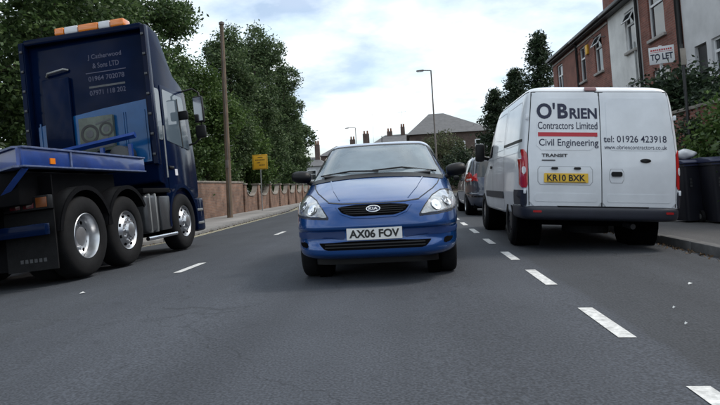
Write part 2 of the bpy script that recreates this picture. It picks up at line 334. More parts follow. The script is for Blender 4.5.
def box(name, m, parent, x0, x1, y0, y1, z0, z1, bevel=0.0, mtx=None):
    return MB().box(x0, x1, y0, y1, z0, z1, mtx).build(name, m, parent, bevel=bevel)

def rounded(poly, r, n=4):
    out_ = []; k = len(poly)
    for i in range(k):
        p = np.array(poly[i], float); a = np.array(poly[i-1], float); b = np.array(poly[(i+1) % k], float)
        rr = r[i] if isinstance(r, (list, tuple)) else r
        da, db = a-p, b-p; la, lb = np.linalg.norm(da), np.linalg.norm(db)
        q = min(rr, la*0.48, lb*0.48); s_ = p+da/la*q; e_ = p+db/lb*q
        for j in range(n+1):
            t = j/n; out_.append(tuple((1-t)**2*s_ + 2*t*(1-t)*p + t*t*e_))
    return out_

def rect(u0, u1, v0, v1, r=0.0):
    p = [(u0, v0), (u1, v0), (u1, v1), (u0, v1)]
    return rounded(p, r) if r > 0 else p

# ---- car bodies lofted from plan outlines stacked in height
def pchip(ys, sub):
    ys = np.array(ys, float); n = len(ys); d = np.diff(ys); m = np.zeros_like(ys)
    for i in range(1, n-1):
        m[i] = np.where(d[i-1]*d[i] > 0, 2*d[i-1]*d[i]/(d[i-1]+d[i]+1e-12), 0)
    m[0] = d[0]; m[-1] = d[-1]
    o = []
    for i in range(n-1):
        for j in range(sub):
            t = j/sub; h00 = 2*t**3-3*t**2+1; h10 = t**3-2*t**2+t; h01 = -2*t**3+3*t**2; h11 = t**3-t**2
            o.append(h00*ys[i]+h10*m[i]+h01*ys[i+1]+h11*m[i+1])
    o.append(ys[-1]); return np.array(o)

def outline(y0, y1, w, n0, n1, k):
    ym = 0.5*(y0+y1)
    def half(yend, n):
        a = np.linspace(-math.pi/2, math.pi/2, 800); s_, c_ = np.sin(a), np.abs(np.cos(a))
        x = w*np.sign(s_)*np.abs(s_)**(2/n); y = ym+(yend-ym)*c_**(2/n)
        ds = np.concatenate([[0], np.cumsum(np.hypot(np.diff(x), np.diff(y)))])
        mixp = 0.55*ds/ds[-1] + 0.45*np.linspace(0, 1, 800)
        q = np.linspace(0, 1, k+1)
        return np.interp(q, mixp, x), np.interp(q, mixp, y)
    xf, yf = half(y0, n0); xb, yb = half(y1, n1)
    X = np.concatenate([xf[:-1], xb[::-1][:-1]]); Y = np.concatenate([yf[:-1], yb[::-1][:-1]])
    return X, Y

def slice_mesh(rows, sub=4, k=44):
    cols = [pchip([r[i] for r in rows], sub) for i in range(6)]      # z,y0,y1,w,n0,n1
    vs = []; m = 2*k
    for z, y0, y1, w, n0, n1 in zip(*cols):
        X, Y = outline(y0, y1, w, n0, n1, k)
        vs += [(float(x), float(y), float(z)) for x, y in zip(X, Y)]
    nl = len(cols[0]); fs = []
    for i in range(nl-1):
        for j in range(m):
            fs.append((i*m+j, i*m+(j+1) % m, (i+1)*m+(j+1) % m, (i+1)*m+j))
    fs.append(list(range(m))[::-1]); fs.append(list(range((nl-1)*m, nl*m)))
    me = bpy.data.meshes.new('body'); me.from_pydata(vs, [], fs); me.update()
    b = bmesh.new(); b.from_mesh(me); bmesh.ops.recalc_face_normals(b, faces=b.faces)
    bmesh.ops.triangulate(b, faces=[f for f in b.faces if len(f.verts) > 4]); b.to_mesh(me); b.free()
    return me

def cut_cylinders(o, cyls):
    # real wheel arches: cylinders (y, z, r, x0, x1) taken out of the body
    for cy in cyls:
        if isinstance(cy, MB): c = cy.build('cutter', 'void')
        else:
            (y, z, r, x0, x1) = cy; c = MB().lathe([(x0, r), (x1, r)], 'X', (0, y, z), 40).build('cutter', 'void')
        md = o.modifiers.new('b', 'BOOLEAN'); md.operation = 'DIFFERENCE'; md.solver = 'EXACT'; md.object = c; md.material_mode = 'TRANSFER'
        bpy.context.view_layer.update()
        dg = bpy.context.evaluated_depsgraph_get()
        me = bpy.data.meshes.new_from_object(o.evaluated_get(dg)); o.modifiers.clear(); o.data = me
        bpy.data.objects.remove(c)
    smooth_angle(o.data, 32)

AX = {'F': (Vector((0, 1, 0)), lambda u, v: Vector((u, -6, v))), 'B': (Vector((0, -1, 0)), lambda u, v: Vector((u, 14, v))),
      'R': (Vector((-1, 0, 0)), lambda u, v: Vector((6, u, v))), 'L': (Vector((1, 0, 0)), lambda u, v: Vector((-6, u, v))),
      'T': (Vector((0, 0, -1)), lambda u, v: Vector((u, v, 6)))}

def project(bvh, axis, u, v, off):
    d, f = AX[axis]; o = f(u, v); h = bvh.ray_cast(o, d)
    if h[0] is None:
        h = bvh.find_nearest(o + d*6); return h[0] + h[1]*off, h[1]
    n = h[1] if h[1].dot(d) < 0 else -h[1]
    return h[0] + n*off, n

def patch(name, m, parent, bvh, axis, poly, off=0.004, depth=0.02, nr=10, nc=10, rounding=0.0, smooth=40, scan='v'):
    """a panel cut to a 2D outline, laid on a body surface and given thickness"""
    if rounding: poly = rounded(poly, rounding, 5)
    P = np.array(poly, float)
    if scan == 'u': P = P[:, ::-1]
    v0, v1 = P[:, 1].min(), P[:, 1].max(); e = (v1-v0)*1e-4
    vsamp = np.unique(np.concatenate([np.linspace(v0+e, v1-e, nr+1)]))
    grid = []
    for v in vsamp:
        us = []
        for i in range(len(P)):
            a, b = P[i-1], P[i]
            if (a[1]-v)*(b[1]-v) <= 0 and abs(a[1]-b[1]) > 1e-12:
                us.append(a[0]+(b[0]-a[0])*(v-a[1])/(b[1]-a[1]))
        u0, u1 = min(us), max(us)
        grid.append([(u0+(u1-u0)*j/nc, v) for j in range(nc+1)])
    mb = MB(); top = []; bot = []
    for row in grid:
        for (u, v) in row:
            if scan == 'u': u, v = v, u
            p, n = project(bvh, axis, u, v, off); top.append(p); bot.append(p - n*depth)
    nrr, ncc = len(grid), nc+1; k = len(top)
    fs = [(i*ncc+j, i*ncc+j+1, (i+1)*ncc+j+1, (i+1)*ncc+j) for i in range(nrr-1) for j in range(nc)]
    border = [j for j in range(ncc)] + [i*ncc+nc for i in range(1, nrr)] + [(nrr-1)*ncc+j for j in range(nc-1, -1, -1)] + [i*ncc for i in range(nrr-2, 0, -1)]
    rim = []; bi = {}
    vs = list(top)
    for b_ in border: bi[b_] = len(vs); vs.append(bot[b_])
    for i in range(len(border)):
        a, b_ = border[i], border[(i+1) % len(border)]; rim.append((b_, a, bi[a], bi[b_]))
    mb.add(vs, fs+rim)
    o = mb.build(name, m, parent, smooth=smooth)
    return o

def strip(name, m, parent, bvh, axis, pts, w=0.006, off=0.0025, step=0.03):
    """a thin line (panel gap, trim) laid along a 2D polyline on a body surface"""
    dense = []
    for a, b in zip(pts[:-1], pts[1:]):
        n = max(1, int(math.hypot(b[0]-a[0], b[1]-a[1])/step))
        dense += [(a[0]+(b[0]-a[0])*i/n, a[1]+(b[1]-a[1])*i/n) for i in range(n)]
    dense.append(pts[-1]); vs = []
    for i, p in enumerate(dense):
        a = dense[max(i-1, 0)]; b = dense[min(i+1, len(dense)-1)]
        t = np.array(b)-np.array(a); t = t/(np.linalg.norm(t)+1e-9); nn = np.array([-t[1], t[0]])*w/2
        for q in (np.array(p)+nn, np.array(p)-nn):
            vs.append(project(bvh, axis, float(q[0]), float(q[1]), off)[0])
    fs = [(2*i, 2*i+1, 2*i+3, 2*i+2) for i in range(len(dense)-1)]
    return MB().add(vs, fs).build(name, m, parent, smooth=60)

_TXT = {}
def text2d(s, bold=0.0, res=4):
    key = (s, bold)
    if key in _TXT: return _TXT[key]
    c = bpy.data.curves.new('t', 'FONT'); c.body = s; c.size = 1.0; c.offset = bold; c.resolution_u = res; c.fill_mode = 'FRONT'
    o = bpy.data.objects.new('t', c); COL.objects.link(o); bpy.context.view_layer.update()
    me = bpy.data.meshes.new_from_object(o.evaluated_get(bpy.context.evaluated_depsgraph_get()))
    v = np.array([(p.co.x, p.co.y) for p in me.vertices]); f = [tuple(p.vertices) for p in me.polygons]
    bpy.data.objects.remove(o); bpy.data.curves.remove(c); bpy.data.meshes.remove(me)
    v = v - v.min(0); _TXT[key] = (v, f); return v, f

def lettering(name, m, parent, s, place, width, height, bold=0.0):
    """flat printed words; place(u, v) -> 3D point, u across, v up, origin lower left"""
    v, f = text2d(s, bold); mxs = v.max(0); q = v/mxs*np.array([width, height])
    return MB().add([place(float(a), float(b)) for a, b in q], f).build(name, m, parent, normals=False)

def wheel(parent, x, y, z, r, w, side, rimr, rimmat='silver', style='spoke', nsp=7, name='wheel', fine=40):
    """side=+1: outer face towards +x"""
    s_ = side; prof = [(-.5*w, rimr), (-.5*w, r*.90), (-.42*w, r*.97), (-.30*w, r), (.30*w, r), (.42*w, r*.97), (.5*w, r*.90), (.5*w, rimr*1.06), (.44*w, rimr)]
    mb = MB()
    if style == 'cover':          # domed plastic cover with slots
        mb.lathe([(s_*.30*w, rimr*.99), (s_*.40*w, rimr*.985), (s_*.36*w, rimr*.90), (s_*.42*w, rimr*.45), (s_*.45*w, rimr*.18), (s_*.45*w, .001)], 'X', (0, 0, 0), fine, open_=True)
    elif style == 'truckrear':    # deep dished truck rim
        mb.lathe([(s_*.46*w, rimr), (s_*.48*w, rimr*.97), (s_*.40*w, rimr*.92), (s_*.05*w, rimr*.86), (s_*-.02*w, rimr*.80), (s_*-.02*w, rimr*.45), (s_*.20*w, rimr*.42), (s_*.22*w, rimr*.30), (s_*.22*w, .001)], 'X', (0, 0, 0), fine, open_=True)
    elif style == 'truckfront':   # convex truck rim with chrome hub
        mb.lathe([(s_*.40*w, rimr), (s_*.46*w, rimr*.96), (s_*.42*w, rimr*.90), (s_*.30*w, rimr*.84), (s_*.50*w, rimr*.62), (s_*.52*w, rimr*.42), (s_*.66*w, rimr*.36), (s_*.70*w, rimr*.22), (s_*.70*w, .001)], 'X', (0, 0, 0), fine, open_=True)
    else:
        mb.lathe([(s_*.40*w, rimr), (s_*.46*w, rimr*.96), (s_*.36*w, rimr*.88), (s_*.20*w, rimr*.86)], 'X', (0, 0, 0), fine, open_=True)
        mb.lathe([(s_*.18*w, rimr*.22), (s_*.40*w, rimr*.2), (s_*.42*w, .001)], 'X', (0, 0, 0), 20)
        for i in range(nsp):
            a = 2*math.pi*i/nsp; mt = Matrix.Rotation(a, 4, 'X')
            mb.box(s_*.26*w-.012, s_*.26*w+.018, -.10*rimr, .10*rimr, .1*rimr, .93*rimr, mt)
    o = mb.build(name, rimmat, parent, smooth=30); o.location = (x, y, z)
    t = MB().lathe(prof, 'X', (0, 0, 0), fine, closed=True).build('tyre', 'rubber', o, smooth=50)
    if style in ('truckrear', 'truckfront', 'cover'):
        n = 8 if style == 'truckfront' else 10
        rr = rimr*(.73 if style != 'cover' else .68); me = None
        for i in range(n):
            a = 2*math.pi*(i+.5)/n
            h0, h1 = {'truckfront': (.36*w, .435*w), 'truckrear': (-.05*w, -.012*w), 'cover': (.34*w, .41*w)}[style]
            if me is None: q = MB().lathe([(s_*h0, rimr*.085), (s_*h1, rimr*.085)], 'X', (0, 0, 0), 12).build('hand_hole', 'void', o); me = q.data
            else: q = link('hand_hole', me, o)
            q.location = (0, rr*math.cos(a), rr*math.sin(a))
        if style != 'cover':
            rr = rimr*(.50 if style == 'truckfront' else .56); me = None
            for i in range(10):
                a = 2*math.pi*i/10; h0, h1 = ((.48*w, .58*w) if style == 'truckfront' else (-.03*w, .06*w))
                if me is None: q = MB().lathe([(s_*h0, .018), (s_*h1, .015)], 'X', (0, 0, 0), 8).build('wheel_nut', 'chrome', o); me = q.data
                else: q = link('wheel_nut', me, o)
                q.location = (0, rr*math.cos(a), rr*math.sin(a))
    else:
        MB().lathe([(-.3*w, rimr*.85), (s_*.1*w, rimr*.85)], 'X', (0, 0, 0), 24).build('brake_disc', 'steel_dark', o)
    return o

def bvh_of(o):
    me = o.data; return BVHTree.FromPolygons([v.co.copy() for v in me.vertices], [tuple(p.vertices) for p in me.polygons])

# ---- foliage
def fast_mesh(name, V, nq):
    me = bpy.data.meshes.new(name); me.vertices.add(len(V)); me.vertices.foreach_set('co', V.astype(np.float32).ravel())
    me.loops.add(nq*4); me.loops.foreach_set('vertex_index', np.arange(nq*4, dtype=np.int32))
    me.polygons.add(nq); me.polygons.foreach_set('loop_start', np.arange(0, nq*4, 4, dtype=np.int32)); me.polygons.foreach_set('loop_total', np.full(nq, 4, dtype=np.int32))
    me.update(calc_edges=True); me.validate(); return me

def leaves(name, C, size, rng, m, parent, droop=0.0, slim=0.5):
    n = len(C); a = rng.normal(size=(n, 3)); a[:, 2] = a[:, 2]*0.7 - droop; a /= np.linalg.norm(a, axis=1)[:, None]
    b = rng.normal(size=(n, 3)); b -= a*(a*b).sum(1)[:, None]; b /= np.linalg.norm(b, axis=1)[:, None]; c = np.cross(a, b)
    s_ = (size*rng.uniform(0.6, 1.35, n))[:, None]
    V = np.stack([C-a*s_*.5, C+b*s_*slim*.5+c*s_*.08, C+a*s_*.5, C-b*s_*slim*.5+c*s_*.08], 1).reshape(-1, 3)
    me = fast_mesh(name, V, n); me.materials.append(M[m]); return link(name, me, parent)

def crown_points(lobes, rng, clumps, per, cr_=0.40):
    out_ = []
    vol = np.array([l[3]*l[4]+l[4]*l[5]+l[3]*l[5] for l in lobes]); cnt = np.maximum(1, (clumps*vol/vol.sum()).astype(int))
    for l, k in zip(lobes, cnt):
        d = rng.normal(size=(k, 3)); d /= np.linalg.norm(d, axis=1)[:, None]
        rad = 1-np.abs(rng.normal(0, 0.22, k)); rad = np.clip(rad + rng.normal(0, .05, k), .15, 1.12)
        c = np.array(l[:3]) + d*rad[:, None]*np.array(l[3:6])
        q = c[:, None, :] + rng.normal(size=(k, per, 3))*cr_*np.array([1, 1, .75])*rng.uniform(.5, 1.2, (k, 1, 1))*.6
        out_.append(q.reshape(-1, 3))
    return np.concatenate(out_)

def tree(name, label, x, y, H, rad, seed, m='leaf_dark', leaf=0.24, clumps=700, per=22, base=0.12, group=None, z=0.0, cat='tree', trunk=0.22, squash=1.0):
    rng = np.random.default_rng(seed); t = empty(name, (x, y, z)); tag(t, label, cat, group)
    lobes = []; zc = H*(base+1)/2; hz = H*(1-base)/2
    lobes.append((0, 0, zc, rad*.72, rad*.72, hz*.9))
    for i in range(9):
        a = rng.uniform(0, 2*math.pi); hh = rng.uniform(-.75, .72); q = math.sqrt(max(.1, 1-hh*hh))
        r_ = rad*rng.uniform(.32, .5)
        lobes.append((math.cos(a)*rad*.66*q, math.sin(a)*rad*.66*q, zc+hh*hz*.85, r_, r_, r_*.9*squash))
    C = crown_points(lobes, rng, clumps, per); C[:, 2] = np.maximum(C[:, 2], .1)
    leaves('crown', C, leaf, rng, m, t)
    mb = MB(); mb.tube([(0, 0, -.2), (.05, 0, H*.25), (-.05, .08, H*.5), (0, 0, H*.8)], [trunk*1.25, trunk, trunk*.7, trunk*.2], 10)
    for l in lobes[1:]:
        p = Vector(l[:3]); mb.tube([(0, 0, min(H*.6, max(H*.15, p.z*.6))), p*.55+Vector((0, 0, p.z*.12)), p], [trunk*.4, trunk*.25, trunk*.06], 6)
    mb.build('trunk', 'bark', t, smooth=60)
    return t

def conifer(name, label, x, y, H, rad, seed, z=0.0, group=None):
    rng = np.random.default_rng(seed); t = empty(name, (x, y, z)); tag(t, label, 'tree', group)
    pts = []
    for i in range(300):
        h = rng.uniform(.04, 1)**.85; rr = rad*(1-h)**.72*rng.uniform(.4, 1.15)+.10; a = rng.uniform(0, 2*math.pi)
        L_ = rng.uniform(0.15, 1, 40)
        c = np.stack([np.cos(a)*rr*L_, np.sin(a)*rr*L_, h*H + .12*rr*L_ - .10*rr], 1) + rng.normal(size=(40, 3))*np.array([.16, .16, .12])
        pts.append(c)
    leaves('crown', np.concatenate(pts), .24, rng, 'leaf_conifer', t, slim=.35)
    MB().tube([(0, 0, -.2), (0, 0, H*.5), (0, 0, H*.97)], [.2, .12, .02], 8).build('trunk', 'bark', t, smooth=60)
    return t

# ------------------------------------------------------------------ the setting
def bend(y): return -max(0.0, y-30.0)**2/220.0 if y < 85 else -(55**2/220.0) - (y-85)*0.5
def rz(x): return -0.0065*min(abs(x+0.6), 6.0)**2           # cambered road
def rslope(x): return math.atan(0.013*(x+0.6))
KL = [(-40, -7.3), (12.2, -7.3), (13.4, -6.8), (15.0, -6.05), (17, -6.1), (39, -7.1), (130, -7.1)]
def kl(y): return float(np.interp(y, [k[0] for k in KL], [k[1] for k in KL]))
KR = 3.45
YS = [-40, -20, -8] + [float(v) for v in np.arange(-4, 12, 1.0)] + [12.2, 12.8, 13.4, 14.2, 15] + [float(v) for v in np.arange(16, 100, 2.0)]
def ribbon(name, m, fx, fz, nx, parent=None, kind='structure', ys=YS):
    vs = []; fs = []
    for y in ys:
        a, b = fx(y)
        for j in range(nx+1):
            x = a+(b-a)*j/nx; vs.append((x+bend(y), y, fz(x, y)))
    for i in range(len(ys)-1):
        for j in range(nx): fs.append((i*(nx+1)+j, i*(nx+1)+j+1, (i+1)*(nx+1)+j+1, (i+1)*(nx+1)+j))
    o = MB().add(vs, fs).build(name, m, parent, smooth=60)
    if kind and not parent: o['kind'] = kind
    return o
g = MB().add([(-700, -300, -.42), (700, -300, -.42), (700, 900, -.42), (-700, 900, -.42)], [(0, 1, 2, 3)]).build('ground', 'earth'); g['kind'] = 'structure'
road = ribbon('road', 'asphalt', lambda y: (kl(y)-.02, KR+.02), lambda x, y: rz(x), 24)
PLZ = rz(-6.4)+.10; PRZ = rz(KR)+.11
WALLX = -9.2
pav_l = ribbon('pavement_left', 'path_pale', lambda y: (WALLX-.3, kl(y)-.14), lambda x, y: PLZ, 2)
pav_r = ribbon('pavement_right', 'path', lambda y: (KR+.14, 6.1), lambda x, y: PRZ, 2)
verge_l = ribbon('garden_ground_left', 'earth', lambda y: (-60, WALLX-.2), lambda x, y: PLZ-.05, 2)
bank_r = ribbon('garden_bank_right', 'earth', lambda y: (6.3, 40), lambda x, y: 2.0, 2, ys=[v for v in YS if v <= 36])
verge_r = ribbon('garden_ground_right', 'earth', lambda y: (6.1, 60), lambda x, y: PRZ-.04, 2, ys=[v for v in YS if v >= 34])

# painted markings on the road
def marking(x0, x1, ya, yb, m='paint', name='lane_marking', nseg=1):
    mb = MB(); vs = []; fs = []
    for i in range(nseg+1):
        y = ya+(yb-ya)*i/nseg
        vs += [(x0+bend(y), y, rz(x0)+.004), (x1+bend(y), y, rz(x1)+.004)]
    for i in range(nseg): fs.append((2*i, 2*i+1, 2*i+3, 2*i+2))
    return mb.add(vs, fs).build(name, m, road)
for a, b in [(.0, .85), (1.85, 2.72), (3.54, 4.36), (5.33, 6.24), (7.04, 7.87), (8.90, 9.70), (10.87, 11.84), (12.9, 13.8), (14.9, 15.8), (17.1, 18.0), (19.0, 19.9), (21, 21.9), (23, 23.9), (25, 25.9)]:
    marking(1.135, 1.235, a, b, name='bay_marking')
for a in [1.7, 7.41, 13.1, 18.8, 24.5, 30.6, 36.4, 42.2]:
    marking(-3.0, -2.89, a, a+.95, nseg=2, name='centre_marking')
vs = []; fs = []
for k, w0 in ((0, .14), (1, .32)):
    mb = MB(); vs = []; yy = list(np.arange(13.6, 60, .8))
    for y in yy:
        x = kl(y)+w0; vs += [(x+bend(y), y, rz(x)+.004), (x+.09+bend(y), y, rz(x+.09)+.004)]
    mb.add(vs, [(2*i, 2*i+1, 2*i+3, 2*i+2) for i in range(len(yy)-1)]).build('yellow_line', 'yellow_paint', road)

# kerbs of single stones
def kerb(name, m, fx, y0, y1, side, zt):
    top = empty(name); top['kind'] = 'structure'
    L_ = .90; me = None; y = y0
    while y < y1:
        xa, xb = fx(y)+bend(y), fx(y+L_)+bend(y+L_)
        if me is None:
            mb = MB().box(-.07, .07, .006, L_-.006, -.25, 0); o = mb.build('kerb_stone', m, top, bevel=.014); me = o.data
        else: o = link('kerb_stone', me, top)
        o.location = (xa+side*.07, y, zt); ang = math.atan2(-(xb-xa), L_); o.rotation_euler = (0, 0, ang)
        o.location.z += random.Random(int(y*10)).uniform(-.006, .006)
        y += L_*math.cos(ang)
random.seed(4)
kerb('kerb_right', 'kerb_dark', lambda y: KR, -3, 46, 1, PRZ+.006)
kerb('kerb_left', 'kerb', lambda y: kl(y), -3, 62, -1, PLZ+.006)

# litter and leaves in the gutter
rng = np.random.default_rng(5)
n = 900; yy = rng.uniform(1, 30, n); xx = KR-.02-np.abs(rng.normal(0, .09, n)); C = np.stack([xx, yy, np.array([rz(x) for x in xx])+.012], 1)
o = leaves('leaf_litter', C, .05, rng, 'dead_leaf', None); tag(o, 'dry brown leaves and grit gathered in the right-hand gutter', 'leaves', kind='stuff')
n = 500; yy = rng.uniform(13.5, 45, n); xx = np.array([kl(y)+bend(y) for y in yy])+.02+np.abs(rng.normal(0, .10, n)); C = np.stack([xx, yy, np.array([rz(x) for x in xx])+.012], 1)
o = leaves('leaf_litter', C, .05, rng, 'dead_leaf', None); tag(o, 'dry brown leaves and grit gathered in the left-hand gutter', 'leaves', kind='stuff')
def scrap(x, y, s_, label):
    mb = MB().add([(-s_, -s_*.5, .002), (s_, -s_*.6, .012), (s_*.8, s_*.5, .004), (-s_*.3, s_*.7, .018), (-s_*1.1, s_*.3, .006)], [(0, 1, 3), (1, 2, 3), (0, 3, 4)])
    o = mb.build('paper_scrap', 'litter', normals=False); o.location = (x, y, rz(x)+.003); tag(o, label, 'litter', 'scraps of litter on the road')
scrap(-3.5, 6.2, .03, 'small white paper scrap lying on the road behind the truck')
scrap(2.3, 5.26, .016, 'white paper scrap on the road below the right end of the van bumper')
scrap(1.76, 4.3, .008, 'tiny pale litter scrap on the asphalt beside the bay dashes, middle one')
scrap(1.63, 3.83, .008, 'tiny pale litter scrap on the asphalt beside the bay dashes, nearest one')

# ------------------------------------------------------------------ left: brick boundary wall
bw = empty('brick_boundary_wall', (WALLX, 0, PLZ)); tag(bw, 'weathered red brick boundary wall with scalloped panels behind the left pavement', 'wall')
def panel_poly(y0, y1, hs, hm):      # scalloped top: low curve between two high ends
    pts = [(y0, -.2), (y1, -.2), (y1, hs)]
    for i in range(13):
        t = i/12; q = abs(2*t-1); pts.append((y1-.02+(y0-y1+.04)*t, hm+(hs-hm)*q**3.2))
    pts.append((y0, hs)); return pts
MB().box(-.13, .13, 8, 32.7, -.2, 1.62).build('solid_section', 'wall_brick', bw, bevel=.008)
for i in range(28):
    y = 8+.9*i; o = box('coping_stone', 'coping', bw, -.17, .17, y+.004, min(y+.896, 32.75), 1.62, 1.70, bevel=.012)
py = 33.0; PITCH_W = 3.1
for i in range(9):
    MB().box(-.20, .20, py-.22, py+.22, -.2, 1.52).build('pillar', 'wall_brick', bw, bevel=.01)
    box('pillar_cap', 'coping', bw, -.25, .25, py-.27, py+.27, 1.52, 1.60, bevel=.015)
    if i < 8:
        pp = panel_poly(py+.225, py+PITCH_W-.225, 1.42, .86)
        MB().prism(pp, 'X', -.11, .11).build('scalloped_panel', 'wall_brick', bw)
        # curved coping that follows the scallop
        crv = [(y, z) for (y, z) in pp[2:]]
        vs = []
        for (y, z) in crv: vs += [(-.15, y, z+.002), (.15, y, z+.002), (.15, y, z+.07), (-.15, y, z+.07)]
        fs = []
        for q in range(len(crv)-1):
            for c in range(4): fs.append((4*q+c, 4*q+(c+1) % 4, 4*q+4+(c+1) % 4, 4*q+4+c))
        fs += [(0, 1, 2, 3), tuple(4*(len(crv)-1)+c for c in (3, 2, 1, 0))]
        MB().add(vs, fs).build('curved_coping', 'coping', bw, smooth=30)
    py += PITCH_W

# timber pole with a service line
tp = empty('timber_pole', (-7.9, 26.2, PLZ)); tag(tp, 'tall brown timber telegraph pole standing on the left pavement', 'pole')
MB().tube([(0, 0, -.3), (0, 0, 3.5), (-.02, 0, 8.75)], [.13, .115, .085], 16).build('shaft', 'wood', tp, smooth=60)
MB().lathe([(8.70, .128), (8.80, .128), (8.86, .02)], 'Z', (-.02, 0, 0), 14).build('pole_cap', 'lamp_grey', tp)
MB().tube([(-.02, 0, 8.55), (.42, -.05, 8.66)], .018, 6).build('line_bracket', 'galv', tp)
MB().box(-.06, .06, -.20, -.10, 2.2, 2.55).build('junction_box', 'lamp_grey', tp, bevel=.01)
for i in range(9): MB().tube([((-1)**i*.10, 0, 3.2+i*.5), ((-1)**i*.26, 0, 3.2+i*.5)], .012, 5).build('climbing_step', 'galv', tp)
MB().tube([(.05, -.13, 0.1), (.03, -.125, 3.6), (0, -.12, 8.2)], .018, 6).build('cable_guard', 'lamp_grey', tp)

# yellow temporary sign on a post
ys_ = empty('temporary_road_sign', (-8.35, 34.0, PLZ+.0)); tag(ys_, 'yellow temporary notice sign on a thin grey post by the brick wall', 'sign')
MB().tube([(0, 0, -.2), (0, 0, 3.25)], .032, 10).build('post', 'galv', ys_, smooth=60)
sp = box('sign_plate', 'sign_yellow', ys_, -.44, .44, -.055, -.04, 2.37, 3.22, bevel=.006)
MB().box(-.40, .40, -.058, -.0555, 2.405, 2.42).box(-.40, .40, -.058, -.0555, 3.17, 3.185).box(-.40, -.385, -.058, -.0555, 2.42, 3.17).box(.385, .40, -.058, -.0555, 2.42, 3.17).build('border', 'black', sp)
# the words cannot be read in the photograph: rows of short dark strokes as they show there
rr = random.Random(8)
for zz, x0, x1 in ((3.02, -.12, .14), (2.88, -.28, .28), (2.72, -.18, .02), (2.58, -.06, .22)):
    x = x0; mb = MB()
    while x < x1:
        w_ = rr.uniform(.04, .07); mb.box(x, x+w_, -.0585, -.0556, zz, zz+.055); x += w_+.018
    mb.build('lettering', 'black', sp)
box('clamp', 'galv', ys_, -.06, .06, -.038, .04, 2.5, 2.56); box('clamp', 'galv', ys_, -.06, .06, -.038, .04, 3.0, 3.06)

# ------------------------------------------------------------------ left: trees
G = 'trees behind the brick wall'
tree('broadleaf_tree', 'very tall dark tree rising behind the rear of the truck at the left picture edge', -12.3, 11.5, 12.5, 3.6, 1, 'leaf_dark', 0.175, 1293, 32, .06, G)
tree('broadleaf_tree', 'tall dark tree whose crown fills the sky above the truck light bar', -12.4, 16.5, 13.5, 3.7, 2, 'leaf_dark', 0.175, 1405, 32, .06, G)
tree('broadleaf_tree', 'tall dark green tree leaning over the truck roof deflector', -12.4, 22.0, 14.0, 3.5, 3, 'leaf_dark', 0.183, 1293, 32, .08, G)
tree('broadleaf_tree', 'tall dark tree between the truck cab and the timber pole', -12.2, 28.0, 13.0, 2.7, 10, 'leaf_dark', 0.183, 1180, 32, .08, G)
tree('broadleaf_tree', 'brighter green bushy tree between the truck cab mirror and the timber pole', -10.35, 30.3, 8.4, 1.95, 4, 'leaf_mid', 0.157, 955, 32, .10, G)
tree('broadleaf_tree', 'dense green tree standing directly behind the timber pole', -10.35, 35.5, 12.0, 1.7, 5, 'leaf_grey', 0.175, 955, 32, .08, G)
tree('broadleaf_tree', 'bright green low tree directly right of the timber pole', -10.6, 38.0, 7.4, 2.0, 11, 'leaf_mid', 0.175, 675, 27, .08, G)
tree('broadleaf_tree', 'grey green feathery tree to the right of the timber pole top', -10.8, 43.5, 14.0, 2.4, 6, 'leaf_grey', 0.201, 955, 30, .08, G)
tree('broadleaf_tree', 'wide grey green tree with spiky top above the yellow sign', -11.3, 50.5, 14.8, 2.6, 7, 'leaf_grey', 0.218, 955, 30, .06, G)
tree('broadleaf_tree', 'rounded grey green tree right of the yellow sign', -11.9, 58.0, 12.6, 2.5, 8, 'leaf_grey', 0.244, 843, 27, .05, G)
tree('broadleaf_tree', 'lowest and farthest grey green tree next to the blue car mirror', -13.2, 68.0, 9.8, 2.8, 9, 'leaf_grey', 0.280, 675, 25, .05, G)
for i, (x, y, h, r_, lb) in enumerate(((-11.0, 20, 4.2, 1.5, 'dark ivy covered shrub behind the truck cab side'), (-11.0, 27.5, 4.0, 1.5, 'dark leafy shrub spilling over the solid end of the brick wall'),
        (-10.9, 33, 3.6, 1.4, 'dark leafy shrub above the first scalloped wall panels'), (-10.9, 39, 3.8, 1.5, 'dark leafy shrub behind the yellow sign'),
        (-10.9, 45.5, 3.8, 1.6, 'dark leafy shrub above the middle scalloped wall panels'), (-10.9, 53, 4.0, 1.7, 'dark leafy shrub at the far end of the brick wall'))):
    tree('shrub', lb, x, y, h, r_, 30+i, 'leaf_dark', .2, 330, 20, .02, 'shrubs along the brick wall', cat='shrub', trunk=.08)

